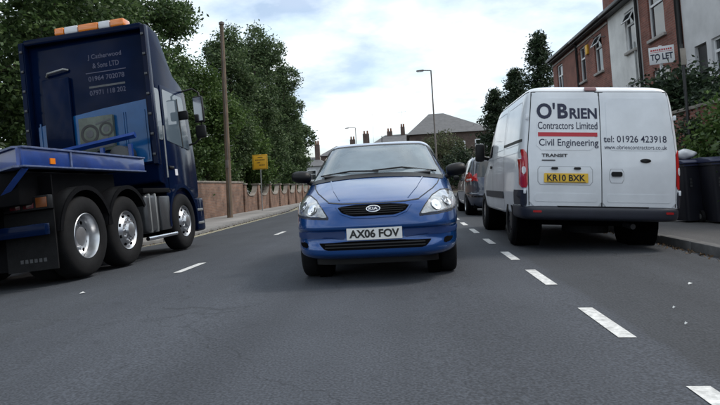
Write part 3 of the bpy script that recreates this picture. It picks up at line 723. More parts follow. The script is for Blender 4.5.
# ------------------------------------------------------------------ right: terrace of houses on a bank
HX = 8.0; HZ = 1.9; EAVE = 6.88; RIDGE = 8.9; DEPTH = 7.0
def window_x(parent, y0, y1, z0, z1, x, style='sash', frame='upvc', sill=True, open_top=False, curtain=False):
    """window in a wall that faces -x; glass set back behind the wall face"""
    w = MB().box(x+.10, x+.115, y0+.02, y1-.02, z0+.02, z1-.02).build('window', 'pane', parent)
    f = MB(); b = .06; fx0, fx1 = x+.06, x+.13
    f.box(fx0, fx1, y0, y0+b, z0, z1).box(fx0, fx1, y1-b, y1, z0, z1).box(fx0, fx1, y0+b, y1-b, z0, z0+b).box(fx0, fx1, y0+b, y1-b, z1-b, z1)
    zt = z0+(z1-z0)*.66
    f.box(fx0-.003, fx1, y0+b, y1-b, zt-.035, zt+.035)
    if style == 'double': ym = (y0+y1)/2; f.box(fx0-.002, fx1, ym-.03, ym+.03, z0+b, zt-.035)
    f.build('frame', frame, w)
    if open_top:
        mt = Matrix.Translation((x+.05, 0, z1-.05)) @ Matrix.Rotation(R(28), 4, 'Y') @ Matrix.Translation((-(x+.05), 0, -(z1-.05)))
        q = MB(); h = z1-.06-zt-.02
        q.box(x+.02, x+.05, y0+.05, y0+.10, z1-.06-h, z1-.06, mt).box(x+.02, x+.05, y1-.10, y1-.05, z1-.06-h, z1-.06, mt).box(x+.02, x+.05, y0+.10, y1-.10, z1-.06-h, z1-.01-h, mt).box(x+.02, x+.05, y0+.10, y1-.10, z1-.11, z1-.06, mt)
        q.build('open_fanlight', frame, w); MB().box(x+.03, x+.04, y0+.1, y1-.1, z1-.01-h, z1-.11, mt).build('fanlight_pane', 'pane', w)
    if curtain: MB().box(x+.13, x+.14, y0+.05, y1-.05, z0+.05, z1-.05).build('net_curtain', 'curtain', w)
    if sill: MB().box(x-.09, x+.06, y0-.07, y1+.07, z0-.10, z0-.002).build('sill', 'stone', w, bevel=.01)
    return w

def facade(parent, m, y0, y1, z0, z1, holes, x=HX, back=DEPTH):
    ycut = sorted({y0, y1} | {h[0] for h in holes} | {h[1] for h in holes}); zcut = sorted({z0, z1} | {h[2] for h in holes} | {h[3] for h in holes})
    mb = MB()
    def hole(ya, yb, za, zb): return any(h[0]-1e-6 <= ya and yb <= h[1]+1e-6 and h[2]-1e-6 <= za and zb <= h[3]+1e-6 for h in holes)
    for ya, yb in zip(ycut[:-1], ycut[1:]):
        for za, zb in zip(zcut[:-1], zcut[1:]):
            if not hole(ya, yb, za, zb): mb.add([(x, ya, za), (x, ya, zb), (x, yb, zb), (x, yb, za)], [(0, 1, 2, 3)])
    d = .15
    for (a, b, c, e) in holes:
        mb.add([(x, a, c), (x+d, a, c), (x+d, a, e), (x, a, e)], [(0, 1, 2, 3)]); mb.add([(x, b, c), (x, b, e), (x+d, b, e), (x+d, b, c)], [(0, 1, 2, 3)])
        mb.add([(x, a, c), (x, b, c), (x+d, b, c), (x+d, a, c)], [(0, 1, 2, 3)]); mb.add([(x, a, e), (x+d, a, e), (x+d, b, e), (x, b, e)], [(0, 1, 2, 3)])
        mb.add([(x+d, a, c), (x+d, b, c), (x+d, b, e), (x+d, a, e)], [(0, 1, 2, 3)])
    X = x+back
    mb.add([(x, y0, z0), (X, y0, z0), (X, y0, z1), (x, y0, z1)], [(0, 1, 2, 3)]); mb.add([(x, y1, z0), (x, y1, z1), (X, y1, z1), (X, y1, z0)], [(0, 1, 2, 3)])
    mb.add([(X, y0, z0), (X, y1, z0), (X, y1, z1), (X, y0, z1)], [(0, 1, 2, 3)])
    return mb.build('wall', m, parent, normals=False)

def terrace_house(label, m, y0, y1, wins, chim=None, door=None, eave=EAVE, pots=2):
    h = empty('terraced_house', (0, 0, 0)); tag(h, label, 'house', 'terraced houses on the right bank')
    holes = [(w['y0'], w['y1'], w['z0'], w['z1']) for w in wins] + ([door] if door else [])
    facade(h, m, y0, y1, HZ-.3, eave, holes)
    for w in wins: window_x(h, w['y0'], w['y1'], w['z0'], w['z1'], HX, w.get('style', 'sash'), open_top=w.get('open', False), curtain=w.get('curtain', False))
    if door:
        d = box('door', 'gutter', h, HX+.08, HX+.13, door[0]+.04, door[1]-.04, door[2], door[3]-.04)
        box('door_handle', 'chrome', d, HX+.05, HX+.08, door[0]+.1, door[0]+.14, door[2]+.9, door[2]+1.05)
    rf = MB().prism([(HX-.28, eave), (HX+DEPTH/2, RIDGE+eave-EAVE), (HX+DEPTH+.2, eave), (HX+DEPTH+.2, eave+.1), (HX+DEPTH/2, RIDGE+eave-EAVE+.12), (HX-.28, eave+.10)], 'Y', y0+.003, y1-.003).build('roof', 'slate', h)
    box('gutter', 'gutter', h, HX-.36, HX-.26, y0+.004, y1-.004, eave-.04, eave+.09, bevel=.02)
    box('soffit_board', 'gutter', h, HX-.25, HX+.003, y0+.005, y1-.005, eave-.10, eave-.005)
    if chim is not None:
        c = MB().box(HX+1.6, HX+2.4, chim-.42, chim+.42, eave+.4, RIDGE+.75).box(HX+1.53, HX+2.47, chim-.49, chim+.49, RIDGE+.60, RIDGE+.72).build('chimney', 'house_brick', rf)
        for k in range(pots):
            yy_ = chim-.22+.44*k/(max(1, pots-1)); MB().lathe([(RIDGE+.75, .12), (RIDGE+.95, .10), (RIDGE+1.18, .12), (RIDGE+1.2, .08)], 'Z', (HX+2.0, yy_, 0), 12).build('chimney_pot', 'pot', c if False else rf, smooth=40)
    return h
W = lambda y0, y1, z0, z1, **k: dict(y0=y0, y1=y1, z0=z0, z1=z1, **k)
hA = terrace_house('grey rendered terraced house at the right picture edge beyond the wheelie bins', 'render_grey', 11.4, 17.35,
    [W(14.0, 15.2, 5.15, 6.55, style='double'), W(14.5, 15.9, 3.2, 4.2, style='double', curtain=True)], None, (16.15, 16.8, 1.95, 4.2))
hB = terrace_house('red brick terraced house with one tall white sash window above the letting board', 'house_brick', 17.35, 20.3,
    [W(18.45, 19.6, 5.05, 6.65), W(18.4, 19.6, 2.8, 4.05, style='double')], None)
hC = terrace_house('white rendered terraced house between the two brick ones', 'render_white', 20.3, 23.3,
    [W(20.75, 21.6, 5.1, 6.5, open=True), W(20.65, 21.8, 2.8, 4.02, style='double')], 23.2, None)
hD = terrace_house('red brick terraced house with an open fanlight and yellow alarm box', 'house_brick', 23.3, 27.6,
    [W(24.15, 25.1, 5.0, 6.5, open=True), W(26.4, 27.2, 5.0, 6.5), W(24.1, 25.3, 2.8, 4.0, style='double')], None)
hE = terrace_house('red brick terraced house farthest along the row next to the conifer', 'house_brick', 27.6, 32.0,
    [W(30.1, 31.2, 4.9, 6.5, style='double')], 28.0, None)
box('alarm_box', 'sign_yellow', hD, HX-.08, HX, 25.8, 26.08, 6.0, 6.4, bevel=.01)
box('string_course', 'stone', hD, HX-.04, HX+.002, 23.33, 27.58, 6.62, 6.69)
box('string_course', 'stone', hE, HX-.04, HX+.002, 27.62, 31.98, 6.62, 6.69)
for hh, y in ((hB, 17.45), (hC, 20.38), (hD, 27.45)):
    MB().tube([(HX-.06, y, HZ-.2), (HX-.06, y, EAVE-.15), (HX-.28, y, EAVE)], .05 if hh is not hB else .085, 8).build('drainpipe', 'gutter', hh, smooth=60)
MB().tube([(HX-.05, 20.75, HZ-.2), (HX-.05, 20.75, 5.3)], .03, 8).build('soil_pipe', 'galv', hC, smooth=60)
MB().tube([(HX-.03, 23.6, 6.2), (HX-.04, 25.3, 6.57), (HX-.03, 27.4, 6.3)], .012, 5).build('phone_cable', 'gutter', hD)
# retaining wall of the gardens
rw = empty('garden_retaining_wall', (6.2, 0, PRZ)); tag(rw, 'low brick retaining wall of the raised front gardens behind the bins', 'wall')
MB().box(-.11, .11, -4, 34, -.2, 2.15).build('brickwork', 'house_brick', rw, bevel=.01)
for i in range(42): box('coping_stone', 'coping', rw, -.16, .16, -4+.9*i+.004, -4+.9*i+.896, 2.15, 2.22, bevel=.012)
# letting board
lb = empty('letting_board', (7.5, 17.75, HZ)); tag(lb, 'white TO LET board on a post in front of the red brick house', 'sign')
MB().box(-.035, .035, -.035, .035, -.2, 2.6).build('post', 'board_white', lb)
bo = MB().box(-.33, .33, -.02, .02, 2.06, 2.56).build('board', 'board_white', lb, bevel=.005); bo.rotation_euler = (0, 0, R(-28)); bo.location = (0, -.07, 0)
def onb(x0, z0): return lambda u, v: (x0+u, -.0235, z0+v)
lettering('lettering', 'navy_print', bo, 'TO LET', onb(-.29, 2.17), .58, .19, .035)
MB().box(-.30, .30, -.023, -.021, 2.40, 2.412).build('red_rule', 'red_print', bo)
rr = random.Random(2); mb = MB(); x = -.28
while x < .24: w_ = rr.uniform(.03, .05); mb.box(x, x+w_, -.0235, -.021, 2.44, 2.49); x += w_+.015
mb.build('name_line', 'red_print', bo)

# shrubs in front of the houses
tree('evergreen_bush', 'large dark evergreen bush below the letting board behind the white van', 6.8, 14.7, 2.85, 1.1, 51, 'leaf_conifer', .13, 650, 26, .0, z=.6, cat='bush', trunk=.1)
tree('evergreen_bush', 'dark evergreen bush between the wheelie bins and the van tail light', 6.65, 13.2, 2.4, .85, 52, 'leaf_conifer', .12, 520, 26, .0, z=.3, cat='bush', trunk=.1)
tree('leafy_bush', 'light green leafy bush at the right picture edge above the bins', 6.6, 11.4, 2.8, .85, 53, 'leaf_mid', .12, 330, 22, .0, z=.3, cat='bush', trunk=.06)
tree('leafy_bush', 'mid green bush hanging over the retaining wall above the second bin', 6.35, 10.1, 2.3, .9, 54, 'leaf_mid', .12, 330, 22, .0, z=.3, cat='bush', trunk=.06)
tree('hedge_bush', 'dense hedge bush against the retaining wall right behind the first bin', 5.95, 11.7, 2.15, .62, 55, 'leaf_mid', .11, 300, 22, .0, z=-.05, cat='bush', trunk=.05)
tree('hedge_bush', 'dense hedge bush against the retaining wall at the right picture edge', 5.9, 10.0, 2.1, .62, 56, 'leaf_grey', .11, 300, 22, .0, z=-.05, cat='bush', trunk=.05)
conifer('conifer_tree', 'dark pointed conifer standing at the far end of the terrace', 8.6, 37.5, 9.8, 3.0, 61)
conifer('conifer_tree', 'shorter dark conifer left of the tall pointed one, above the van roof', 7.5, 40.0, 8.0, 2.8, 62)
conifer('conifer_tree', 'lowest dark conifer peeping over the van roof edge', 6.4, 42.0, 7.0, 2.6, 63)
# thin post near the bins
po = empty('street_sign_post', (5.75, 12.6, PRZ)); tag(po, 'thin dark post with a small plate rising behind the wheelie bins', 'post')
MB().tube([(0, 0, -.2), (0, 0, 3.45)], .03, 10).build('post', 'gutter', po, smooth=60)
box('notice_plate', 'coping', po, -.055, .055, -.05, -.032, 3.02, 3.36, bevel=.004)
# ------------------------------------------------------------------ far end of the street
def far_house(name, label, x0, x1, y0, y1, eave, ridge, rx0, rx1, m, wins, chims=(), ryc=None, z=-.3):
    h = empty(name, (0, 0, 0)); tag(h, label, 'house')
    MB().box(x0, x1, y0, y1, z, eave).build('wall', m, h)
    yc = (y0+y1)/2 if ryc is None else ryc; o_ = .35
    v = [(x0-o_, y0-o_, eave-.05), (x1+o_, y0-o_, eave-.05), (x1+o_, y1+o_, eave-.05), (x0-o_, y1+o_, eave-.05), (rx0, yc, ridge), (rx1, yc, ridge)]
    rf = MB().add(v, [(0, 1, 5, 4), (1, 2, 5), (2, 3, 4, 5), (3, 0, 4), (3, 2, 1, 0)]).build('roof', 'slate_far', h)
    for (a, b, c, d) in wins:
        w = MB().box(a, b, y0-.012, y0+.02, c, d).build('window', 'pane', h)
        MB().box(a-.08, a+.04, y0-.06, y0-.013, c, d).box(b-.04, b+.08, y0-.06, y0-.013, c, d).box(a+.04, b-.04, y0-.06, y0-.013, d-.08, d+.05).box(a+.04, b-.04, y0-.06, y0-.013, c-.05, c+.08).box(a+.04, b-.04, y0-.055, y0-.013, c+(d-c)*.6-.04, c+(d-c)*.6+.04).build('frame', 'upvc', w)
        MB().box(a-.15, b+.15, y0-.14, y0-.002, c-.2, c-.06).build('sill', 'stone', w)
    for (cx_, cy_, zt, w_) in chims:
        MB().box(cx_-w_, cx_+w_, cy_-.4, cy_+.4, eave, zt).build('chimney', 'far_brick', rf)
        for k in (-.5, .5): MB().lathe([(zt, .16), (zt+.55, .13)], 'Z', (cx_+k*w_, cy_, 0), 8).build('chimney_pot', 'pot', rf)
    return h
far_house('detached_house', 'dark brick house with big grey hipped roof at the bend of the street', .6, 9.6, 66, 75, 6.35, 9.0, 3.0, 4.7, 'far_brick',
          [(5.55, 6.5, 3.7, 5.3), (7.7, 8.85, 4.1, 5.4), (3.5, 4.6, 2.5, 3.9), (5.4, 6.6, 1.0, 2.6)])
far_house('detached_house', 'far low house whose ridge and chimneys show above the blue car roof', -5.5, 3.5, 96, 104, 7.4, 9.3, -3.2, 1.4, 'far_brick', [(-4, -2.8, 4.6, 6.0), (0, 1.2, 4.6, 6.0)], [(-2.4, 100, 9.9, .45), (-.2, 100, 10.5, .36)])
far_house('detached_house', 'far house with one stout chimney above the middle of the blue car roof', -14.5, -7.0, 102, 110, 6.6, 8.4, -12.2, -9, 'far_brick', [(-12, -10.8, 4.0, 5.4)], [(-6.7, 105, 10.2, .55), (-9.2, 106, 9.4, .45)])
far_house('detached_house', 'far dark roofed house with chimneys left of the blue car windscreen', -17.5, -11.0, 82, 90, 4.2, 5.6, -15.5, -13, 'render_grey', [(-13.6, -12.4, 2.2, 3.6)], [(-12.5, 85, 7.3, .32)])
# lamp columns
def lamp_column(label, x, y, h, arm, z=PRZ):
    t = empty('lamp_column', (x, y, z)); tag(t, label, 'street lamp', 'street lamps')
    MB().tube([(0, 0, -.2), (0, 0, 1.4), (0, 0, 1.45), (0, 0, h)], [.10, .10, .075, .055], 12).build('column', 'lamp_grey', t, smooth=60)
    MB().tube([(0, 0, h-.1), (-.04, 0, h-.01), (arm*.9, 0, h+.06)], .045, 8).build('arm', 'lamp_grey', t, smooth=60)
    MB().prism(rounded([(arm*.9-.32, h-.02), (arm*.9+.30, h-.02), (arm*.9+.30, h+.10), (arm*.9-.32, h+.06)], .04), 'Y', -.13, .13).build('lantern', 'lamp_grey', t)
    box('lens', 'clear_lens', t, arm*.9-.26, arm*.9+.22, -.10, .10, h-.06, h-.021)
    return t
lamp_column('tall dark street lamp in front of the hipped roof house', 2.55, 50.0, 10.3, -1.0)
lamp_column('small distant street lamp above the middle of the blue car roof', -7.6, 94.0, 10.6, -1.5, z=-.3)
tree('willow_tree', 'pale olive drooping tree in front of the hipped roof house', 3.4, 58.0, 6.3, 2.6, 71, 'leaf_willow', .22, 520, 20, .05, trunk=.15)
tree('dark_shrub', 'dark rounded shrub below the house windows, beside the grey car roof', 4.55, 52.0, 4.1, 1.35, 72, 'leaf_conifer', .2, 300, 18, .0, cat='shrub', trunk=.08)
# roof aerials far away
def aerial(label, x, y, z, h):
    t = empty('roof_aerial', (x, y, z)); tag(t, label, 'aerial', 'roof aerials')
    MB().tube([(0, 0, 0), (0, 0, h)], .018, 6).build('mast', 'lamp_grey', t)
    MB().tube([(-.7, 0, h-.15), (.7, 0, h-.15)], .014, 5).build('boom', 'lamp_grey', t)
    for k in range(6): MB().tube([(-.6+.24*k, -.25, h-.15), (-.6+.24*k, .25, h-.15)], .018, 4).build('element', 'lamp_grey', t)
aerial('thin roof aerial left of the hipped roof, on the left-hand of the two chimneys', -2.4, 100, 10.4, 1.9)
aerial('thin roof aerial left of the hipped roof, on the right-hand of the two chimneys', -.2, 100, 11.0, 2.2)
aerial('tall thin aerial above the stout chimney over the blue car', -5.3, 103, 6.5, 6.9)

# ------------------------------------------------------------------ blue hatchback following the camera
def make_hatchback():
    X, Y = -.335, 5.62
    t = empty('hatchback_car', (X, Y, rz(X)), (0, rslope(X), 0)); tag(t, 'blue metallic hatchback facing the camera in the middle of the road', 'car')
    rows = [  # z, nose y, tail y, half width, nose exponent, tail exponent
        (.225, .17, 3.80, .72, 5.2, 4.5), (.24, .09, 3.88, .77, 5.2, 4.5), (.265, .035, 3.93, .805, 5.2, 4.5), (.295, .008, 3.96, .822, 5.2, 4.5),
        (.33, .004, 3.98, .832, 5.2, 4.5), (.365, .012, 3.985, .836, 5.2, 4.5), (.415, .034, 3.985, .838, 5.3, 4.5), (.50, .036, 3.985, .842, 5.3, 4.5),
        (.52, .014, 3.985, .845, 5.3, 4.5), (.545, .008, 3.985, .847, 5.3, 4.5), (.60, .020, 3.98, .848, 5.2, 4.5), (.68, .045, 3.97, .848, 5.0, 4.5),
        (.735, .075, 3.96, .847, 4.8, 4.5), (.765, .115, 3.95, .846, 4.6, 4.5), (.795, .19, 3.94, .844, 4.3, 4.5), (.84, .33, 3.92, .841, 4.1, 4.5),
        (.90, .54, 3.90, .836, 3.9, 4.5), (.96, .78, 3.88, .830, 3.8, 4.5), (1.01, .99, 3.86, .822, 3.8, 4.5), (1.04, 1.09, 3.84, .812, 3.9, 4.5),
        (1.09, 1.19, 3.80, .790, 4.0, 4.5), (1.17, 1.33, 3.72, .755, 4.0, 4.5), (1.26, 1.49, 3.63, .715, 4.0, 4.5), (1.35, 1.66, 3.53, .675, 4.0, 4.5),
        (1.405, 1.79, 3.42, .645, 4.0, 4.5), (1.445, 1.94, 3.30, .610, 3.8, 4.2), (1.472, 2.13, 3.12, .555, 3.4, 4.0), (1.486, 2.40, 2.95, .44, 3.0, 3.0), (1.49, 2.6, 2.8, .25, 2.5, 2.5)]
    me = slice_mesh(rows, 4, 48); me.materials.append(M['kia_paint'])
    body = link('body', me, t)
    B0 = bvh_of(body)
    FA, RA, WR = .77, 3.27, .292
    cut_cylinders(body, [(FA, WR, .33, .58, 1.2), (FA, WR, .33, -1.2, -.58), (RA, WR, .33, .58, 1.2), (RA, WR, .33, -1.2, -.58),
        MB().prism([(-.64, 1.042), (.64, 1.042), (.565, 1.375), (.48, 1.395), (-.48, 1.395), (-.565, 1.375)], 'Y', .9, 4.3)])
    bv = B0
    for sx in (-1, 1):
        for ay in (FA, RA):
            wheel(t, sx*.702, ay, WR, WR, .178, sx, .195, 'silver', 'cover')
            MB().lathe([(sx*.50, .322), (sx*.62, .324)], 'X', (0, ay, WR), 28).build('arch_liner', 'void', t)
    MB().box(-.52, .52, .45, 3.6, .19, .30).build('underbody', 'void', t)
    MB().prism(rounded([(-.60, .30), (-.45, .24), (.45, .24), (.60, .30), (.60, .60), (-.60, .60)], .05), 'Z', .17, .232).build('lower_valance', 'plastic', t)
    m_ = lambda pts, s_: [(s_*u, v) for u, v in pts]
    # windscreen with see-through glass and painted-in sky haze over the hollow cabin
    scr = [(-.735, .985)] + [(-.70+.14*k, 1.038-.053*(abs(-.70+.14*k)/.72)**2.2) for k in range(11)] + [(.735, .985), (.60, 1.375), (.52, 1.402), (0, 1.412), (-.52, 1.402), (-.60, 1.375)]
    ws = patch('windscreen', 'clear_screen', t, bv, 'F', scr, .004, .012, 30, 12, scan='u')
    strip('windscreen_seal', 'plastic', t, bv, 'F', [(-.738, .985), (-.605, 1.38), (-.52, 1.408), (0, 1.418), (.52, 1.408), (.605, 1.38), (.738, .985)], .020, .005)
    strip('cowl', 'plastic', t, bv, 'F', [(u, v-.006) for u, v in scr[:13]], .046, .006)
    MB().box(-.035, .035, -.001, .001, 0, .075).build('tax_disc', 'board_white', t).matrix_local = Matrix.Translation((-.56, 1.36, 1.085)) @ Matrix.Rotation(R(-58), 4, 'X')
    for pts in ([(-.64, 1.035), (-.30, 1.075), (.02, 1.062)], [(-.05, 1.07), (.28, 1.092), (.66, 1.035)]):
        p3 = [project(bv, 'F', u, v, .022)[0] for u, v in pts]; MB().tube(p3, .010, 6).build('wiper', 'plastic', t)
    # cabin: dashboard, wheel, seats with headrests, mirror
    MB().prism(rounded([(1.12, 1.03), (1.75, 1.03), (1.75, 1.075), (1.45, 1.09), (1.12, 1.05)], .02), 'X', -.60, .60).build('dashboard', 'dash', t)
    MB().tube([(-.34+.19*math.cos(R(k*15)), 1.80+.06*math.sin(R(k*15)), 1.02+.17*math.sin(R(k*15))) for k in range(13)], .016, 8).build('steering_wheel', 'dash', t, smooth=60)
    for s_ in (-1, 1):
        st = MB().prism(rounded([(-.23, 1.035), (.23, 1.035), (.19, 1.20), (-.19, 1.20)], .06), 'Y', 2.12, 2.26).build('seat', 'interior', t, bevel=.03); st.location = (s_*.35, 0, 0)
        MB().prism(rounded([(-.12, 1.235), (.12, 1.235), (.10, 1.355), (-.10, 1.355)], .04), 'Y', 2.15, 2.25).build('headrest', 'interior', st, bevel=.03)
        MB().tube([(-.05, 2.2, 1.19), (-.05, 2.2, 1.25)], .008, 6).build('headrest_post', 'galv', st)
    im = MB().box(-.12, .12, -.015, .015, -.03, .03).build('interior_mirror', 'plastic', t, bevel=.012); im.location = (0, 1.74, 1.315)
    MB().box(-.60, .60, 2.75, 2.95, 1.035, 1.13).build('rear_seat', 'interior', t, bevel=.04)
    # bonnet shut lines
    for s_ in (-1, 1):
        strip('bonnet_gap', 'seam', t, bv, 'T', m_([(.44, .17), (.50, .30), (.585, .52), (.65, .78), (.69, 1.06)], s_), .010, .003)
        strip('bonnet_crease', 'kia_paint', t, bv, 'T', m_([(.33, .18), (.42, .50), (.50, .95)], s_), .012, .006)
    strip('bonnet_gap', 'seam', t, bv, 'F', [(-.44, .772), (-.30, .757), (0, .751), (.30, .757), (.44, .772)], .009, .003)
    # headlights: bowl-backed clear lens
    hl = [(.43, .630), (.60, .638), (.745, .655), (.822, .680), (.834, .740), (.818, .800), (.750, .842), (.660, .842), (.565, .795), (.488, .715)]
    for s_ in (-1, 1):
        q = patch('headlight', 'lamp_lens', t, bv, 'F', rounded(m_(hl, s_), .03), .005, .02, 14, 12)
        for (u, v, r_) in ((.590, .708, .050), (.695, .738, .056)):
            p, n_ = project(bv, 'F', s_*u, v, .008); rot = n_.to_track_quat('X', 'Z').to_matrix().to_4x4()
            o = MB().lathe([(0, r_*1.1), (.004, r_*1.05), (.002, r_*.75), (-.002, r_*.35), (.005, r_*.2), (.005, .001)], 'X', (0, 0, 0), 20).build('reflector', 'lamp_bowl', q, smooth=40); o.matrix_local = Matrix.Translation(p) @ rot
        patch('indicator', 'clear_lens', q, bv, 'F', rounded(m_([(.755, .672), (.808, .69), (.816, .74), (.79, .785), (.765, .74)], s_), .01), .008, .01, 6, 5)
        strip('headlight_rim', 'seam', q, bv, 'F', m_(hl+[hl[0]], s_), .009, .006)
    # grille, badge
    gr = patch('grille', 'void', t, bv, 'F', rounded([(-.345, .728), (-.30, .672), (-.20, .638), (.20, .638), (.30, .672), (.345, .728), (.18, .742), (-.18, .742)], .02), .004, .01, 10, 24)
    for k in range(4):
        z_ = .661+.019*k; hw = .26+.022*k
        strip('grille_slat', 'plastic', gr, bv, 'F', [(-hw, z_), (0, z_-.002), (hw, z_)], .008, .010)
    strip('grille_surround', 'kia_paint', gr, bv, 'F', [(-.36, .733), (-.31, .666), (-.205, .626), (0, .620), (.205, .626), (.31, .666), (.36, .733)], .012, .012)
    p, n_ = project(bv, 'F', 0, .697, .012)
    bd = MB().add([(0, 0, 0)], []); a_ = [2*math.pi*i/28 for i in range(28)]
    bm_ = MB(); bm_.prism([(.068*math.cos(a), .034*math.sin(a)) for a in a_], 'Y', -.006, .006)
    bo_ = bm_.build('badge', 'chrome', t, bevel=.002); bo_.location = p; bo_.rotation_euler = (R(-24), 0, 0)
    MB().prism([(.060*math.cos(a), .027*math.sin(a)) for a in a_], 'Y', -.0078, -.0062).build('badge_field', 'navy_print', bo_)
    lettering('badge_lettering', 'board_white', bo_, 'KIA', lambda u, v: (-.043+u, -.0095, -.015+v), .086, .030, .02)
    # number plate
    pl = MB().prism(rounded(rect(-.26, .26, -.056, .056), .008), 'Y', -.006, .004).build('number_plate', 'plate_white', t); pl.location = (0, .016, .474); pl.rotation_euler = (R(-2), 0, 0)
    lettering('registration', 'black', pl, 'AX06 FOV', lambda u, v: (-.235+u, -.0085, -.039+v), .47, .078, .034)
    # bumper: lower air intake, lip, painted shade bands, tow cover
    it = patch('lower_intake', 'void', t, bv, 'F', rounded([(-.54, .402), (-.47, .328), (.47, .328), (.54, .402), (.30, .405), (-.30, .405)], .03), .003, .008, 8, 24)
    for k in range(2): strip('intake_bar', 'plastic', it, bv, 'F', [(-.47, .352+.026*k), (.47, .352+.026*k)], .010, .008)
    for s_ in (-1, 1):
        patch('bumper_band', 'bumper_shade', t, bv, 'F', rounded(m_([(.28, .425), (.74, .43), (.815, .445), (.815, .495), (.74, .502), (.28, .502)], s_), .012), .004, .01, 5, 16)  # dark band beside the plate, painted shade of the bumper fold
        patch('fog_recess', 'void', t, bv, 'F', rounded(m_([(.64, .345), (.72, .355), (.755, .400), (.655, .408)], s_), .03), .003, .008, 6, 8)
        strip('bumper_gap', 'seam', t, bv, 'F', m_([(.43, .618), (.60, .626), (.745, .643), (.83, .668)], s_), .008, .003)
        # door mirrors
        mr = MB().lathe([(-.115, .02), (-.105, .055), (-.06, .074), (0, .080), (.06, .078), (.10, .060), (.115, .02)], 'X', (0, 0, 0), 20)
        mr.v = [(x, y*(.9 if y > 0 else 1.25), z*.92) for x, y, z in mr.v]
        o = mr.build('door_mirror', 'plastic', t, smooth=60); o.location = (s_*.905, 1.42, 1.06); o.rotation_euler = (0, s_*R(-6), s_*R(10))
        MB().tube([(s_*-.07, .02, -.05), (s_*-.16, .05, -.085)], .03, 8).build('mirror_arm', 'plastic', o, smooth=60)
        # side glass and seams (seen only from aside)
        ax = 'R' if s_ > 0 else 'L'
        patch('side_window', 'dark_glass', t, bv, ax, rounded([(1.55, 1.035), (2.35, 1.03), (2.35, 1.395), (2.05, 1.395), (1.85, 1.30)], .03), .004, .01, 10, 12)
        patch('side_window', 'dark_glass', t, bv, ax, rounded([(2.43, 1.03), (3.25, 1.05), (3.3, 1.2), (3.05, 1.37), (2.43, 1.395)], .03), .004, .01, 10, 12)
        for y_ in (1.22, 2.39): strip('door_gap', 'seam', t, bv, ax, [(y_, .30), (y_, .97)], .008, .003)
        for y_ in (2.20, 3.05): patch('door_handle', 'kia_paint', t, bv, ax, rect(y_-.09, y_+.09, .86, .89, .01), .02, .03, 4, 5)
        patch('tail_light', 'red_lens', t, bv, 'B', rounded(m_([(.58, .72), (.78, .72), (.77, 1.02), (.66, 1.02)], s_), .03), .005, .02, 8, 6)
    patch('rear_window', 'clear_tint', t, bv, 'B', rounded([(-.66, 1.02), (.66, 1.02), (.58, 1.385), (.50, 1.402), (-.50, 1.402), (-.58, 1.385)], .03), .004, .01, 8, 10)
    MB().tube([(0, 3.05, 1.46), (0, 3.18, 1.64)], .006, 5).build('aerial', 'plastic', t)
    return t
make_hatchback()

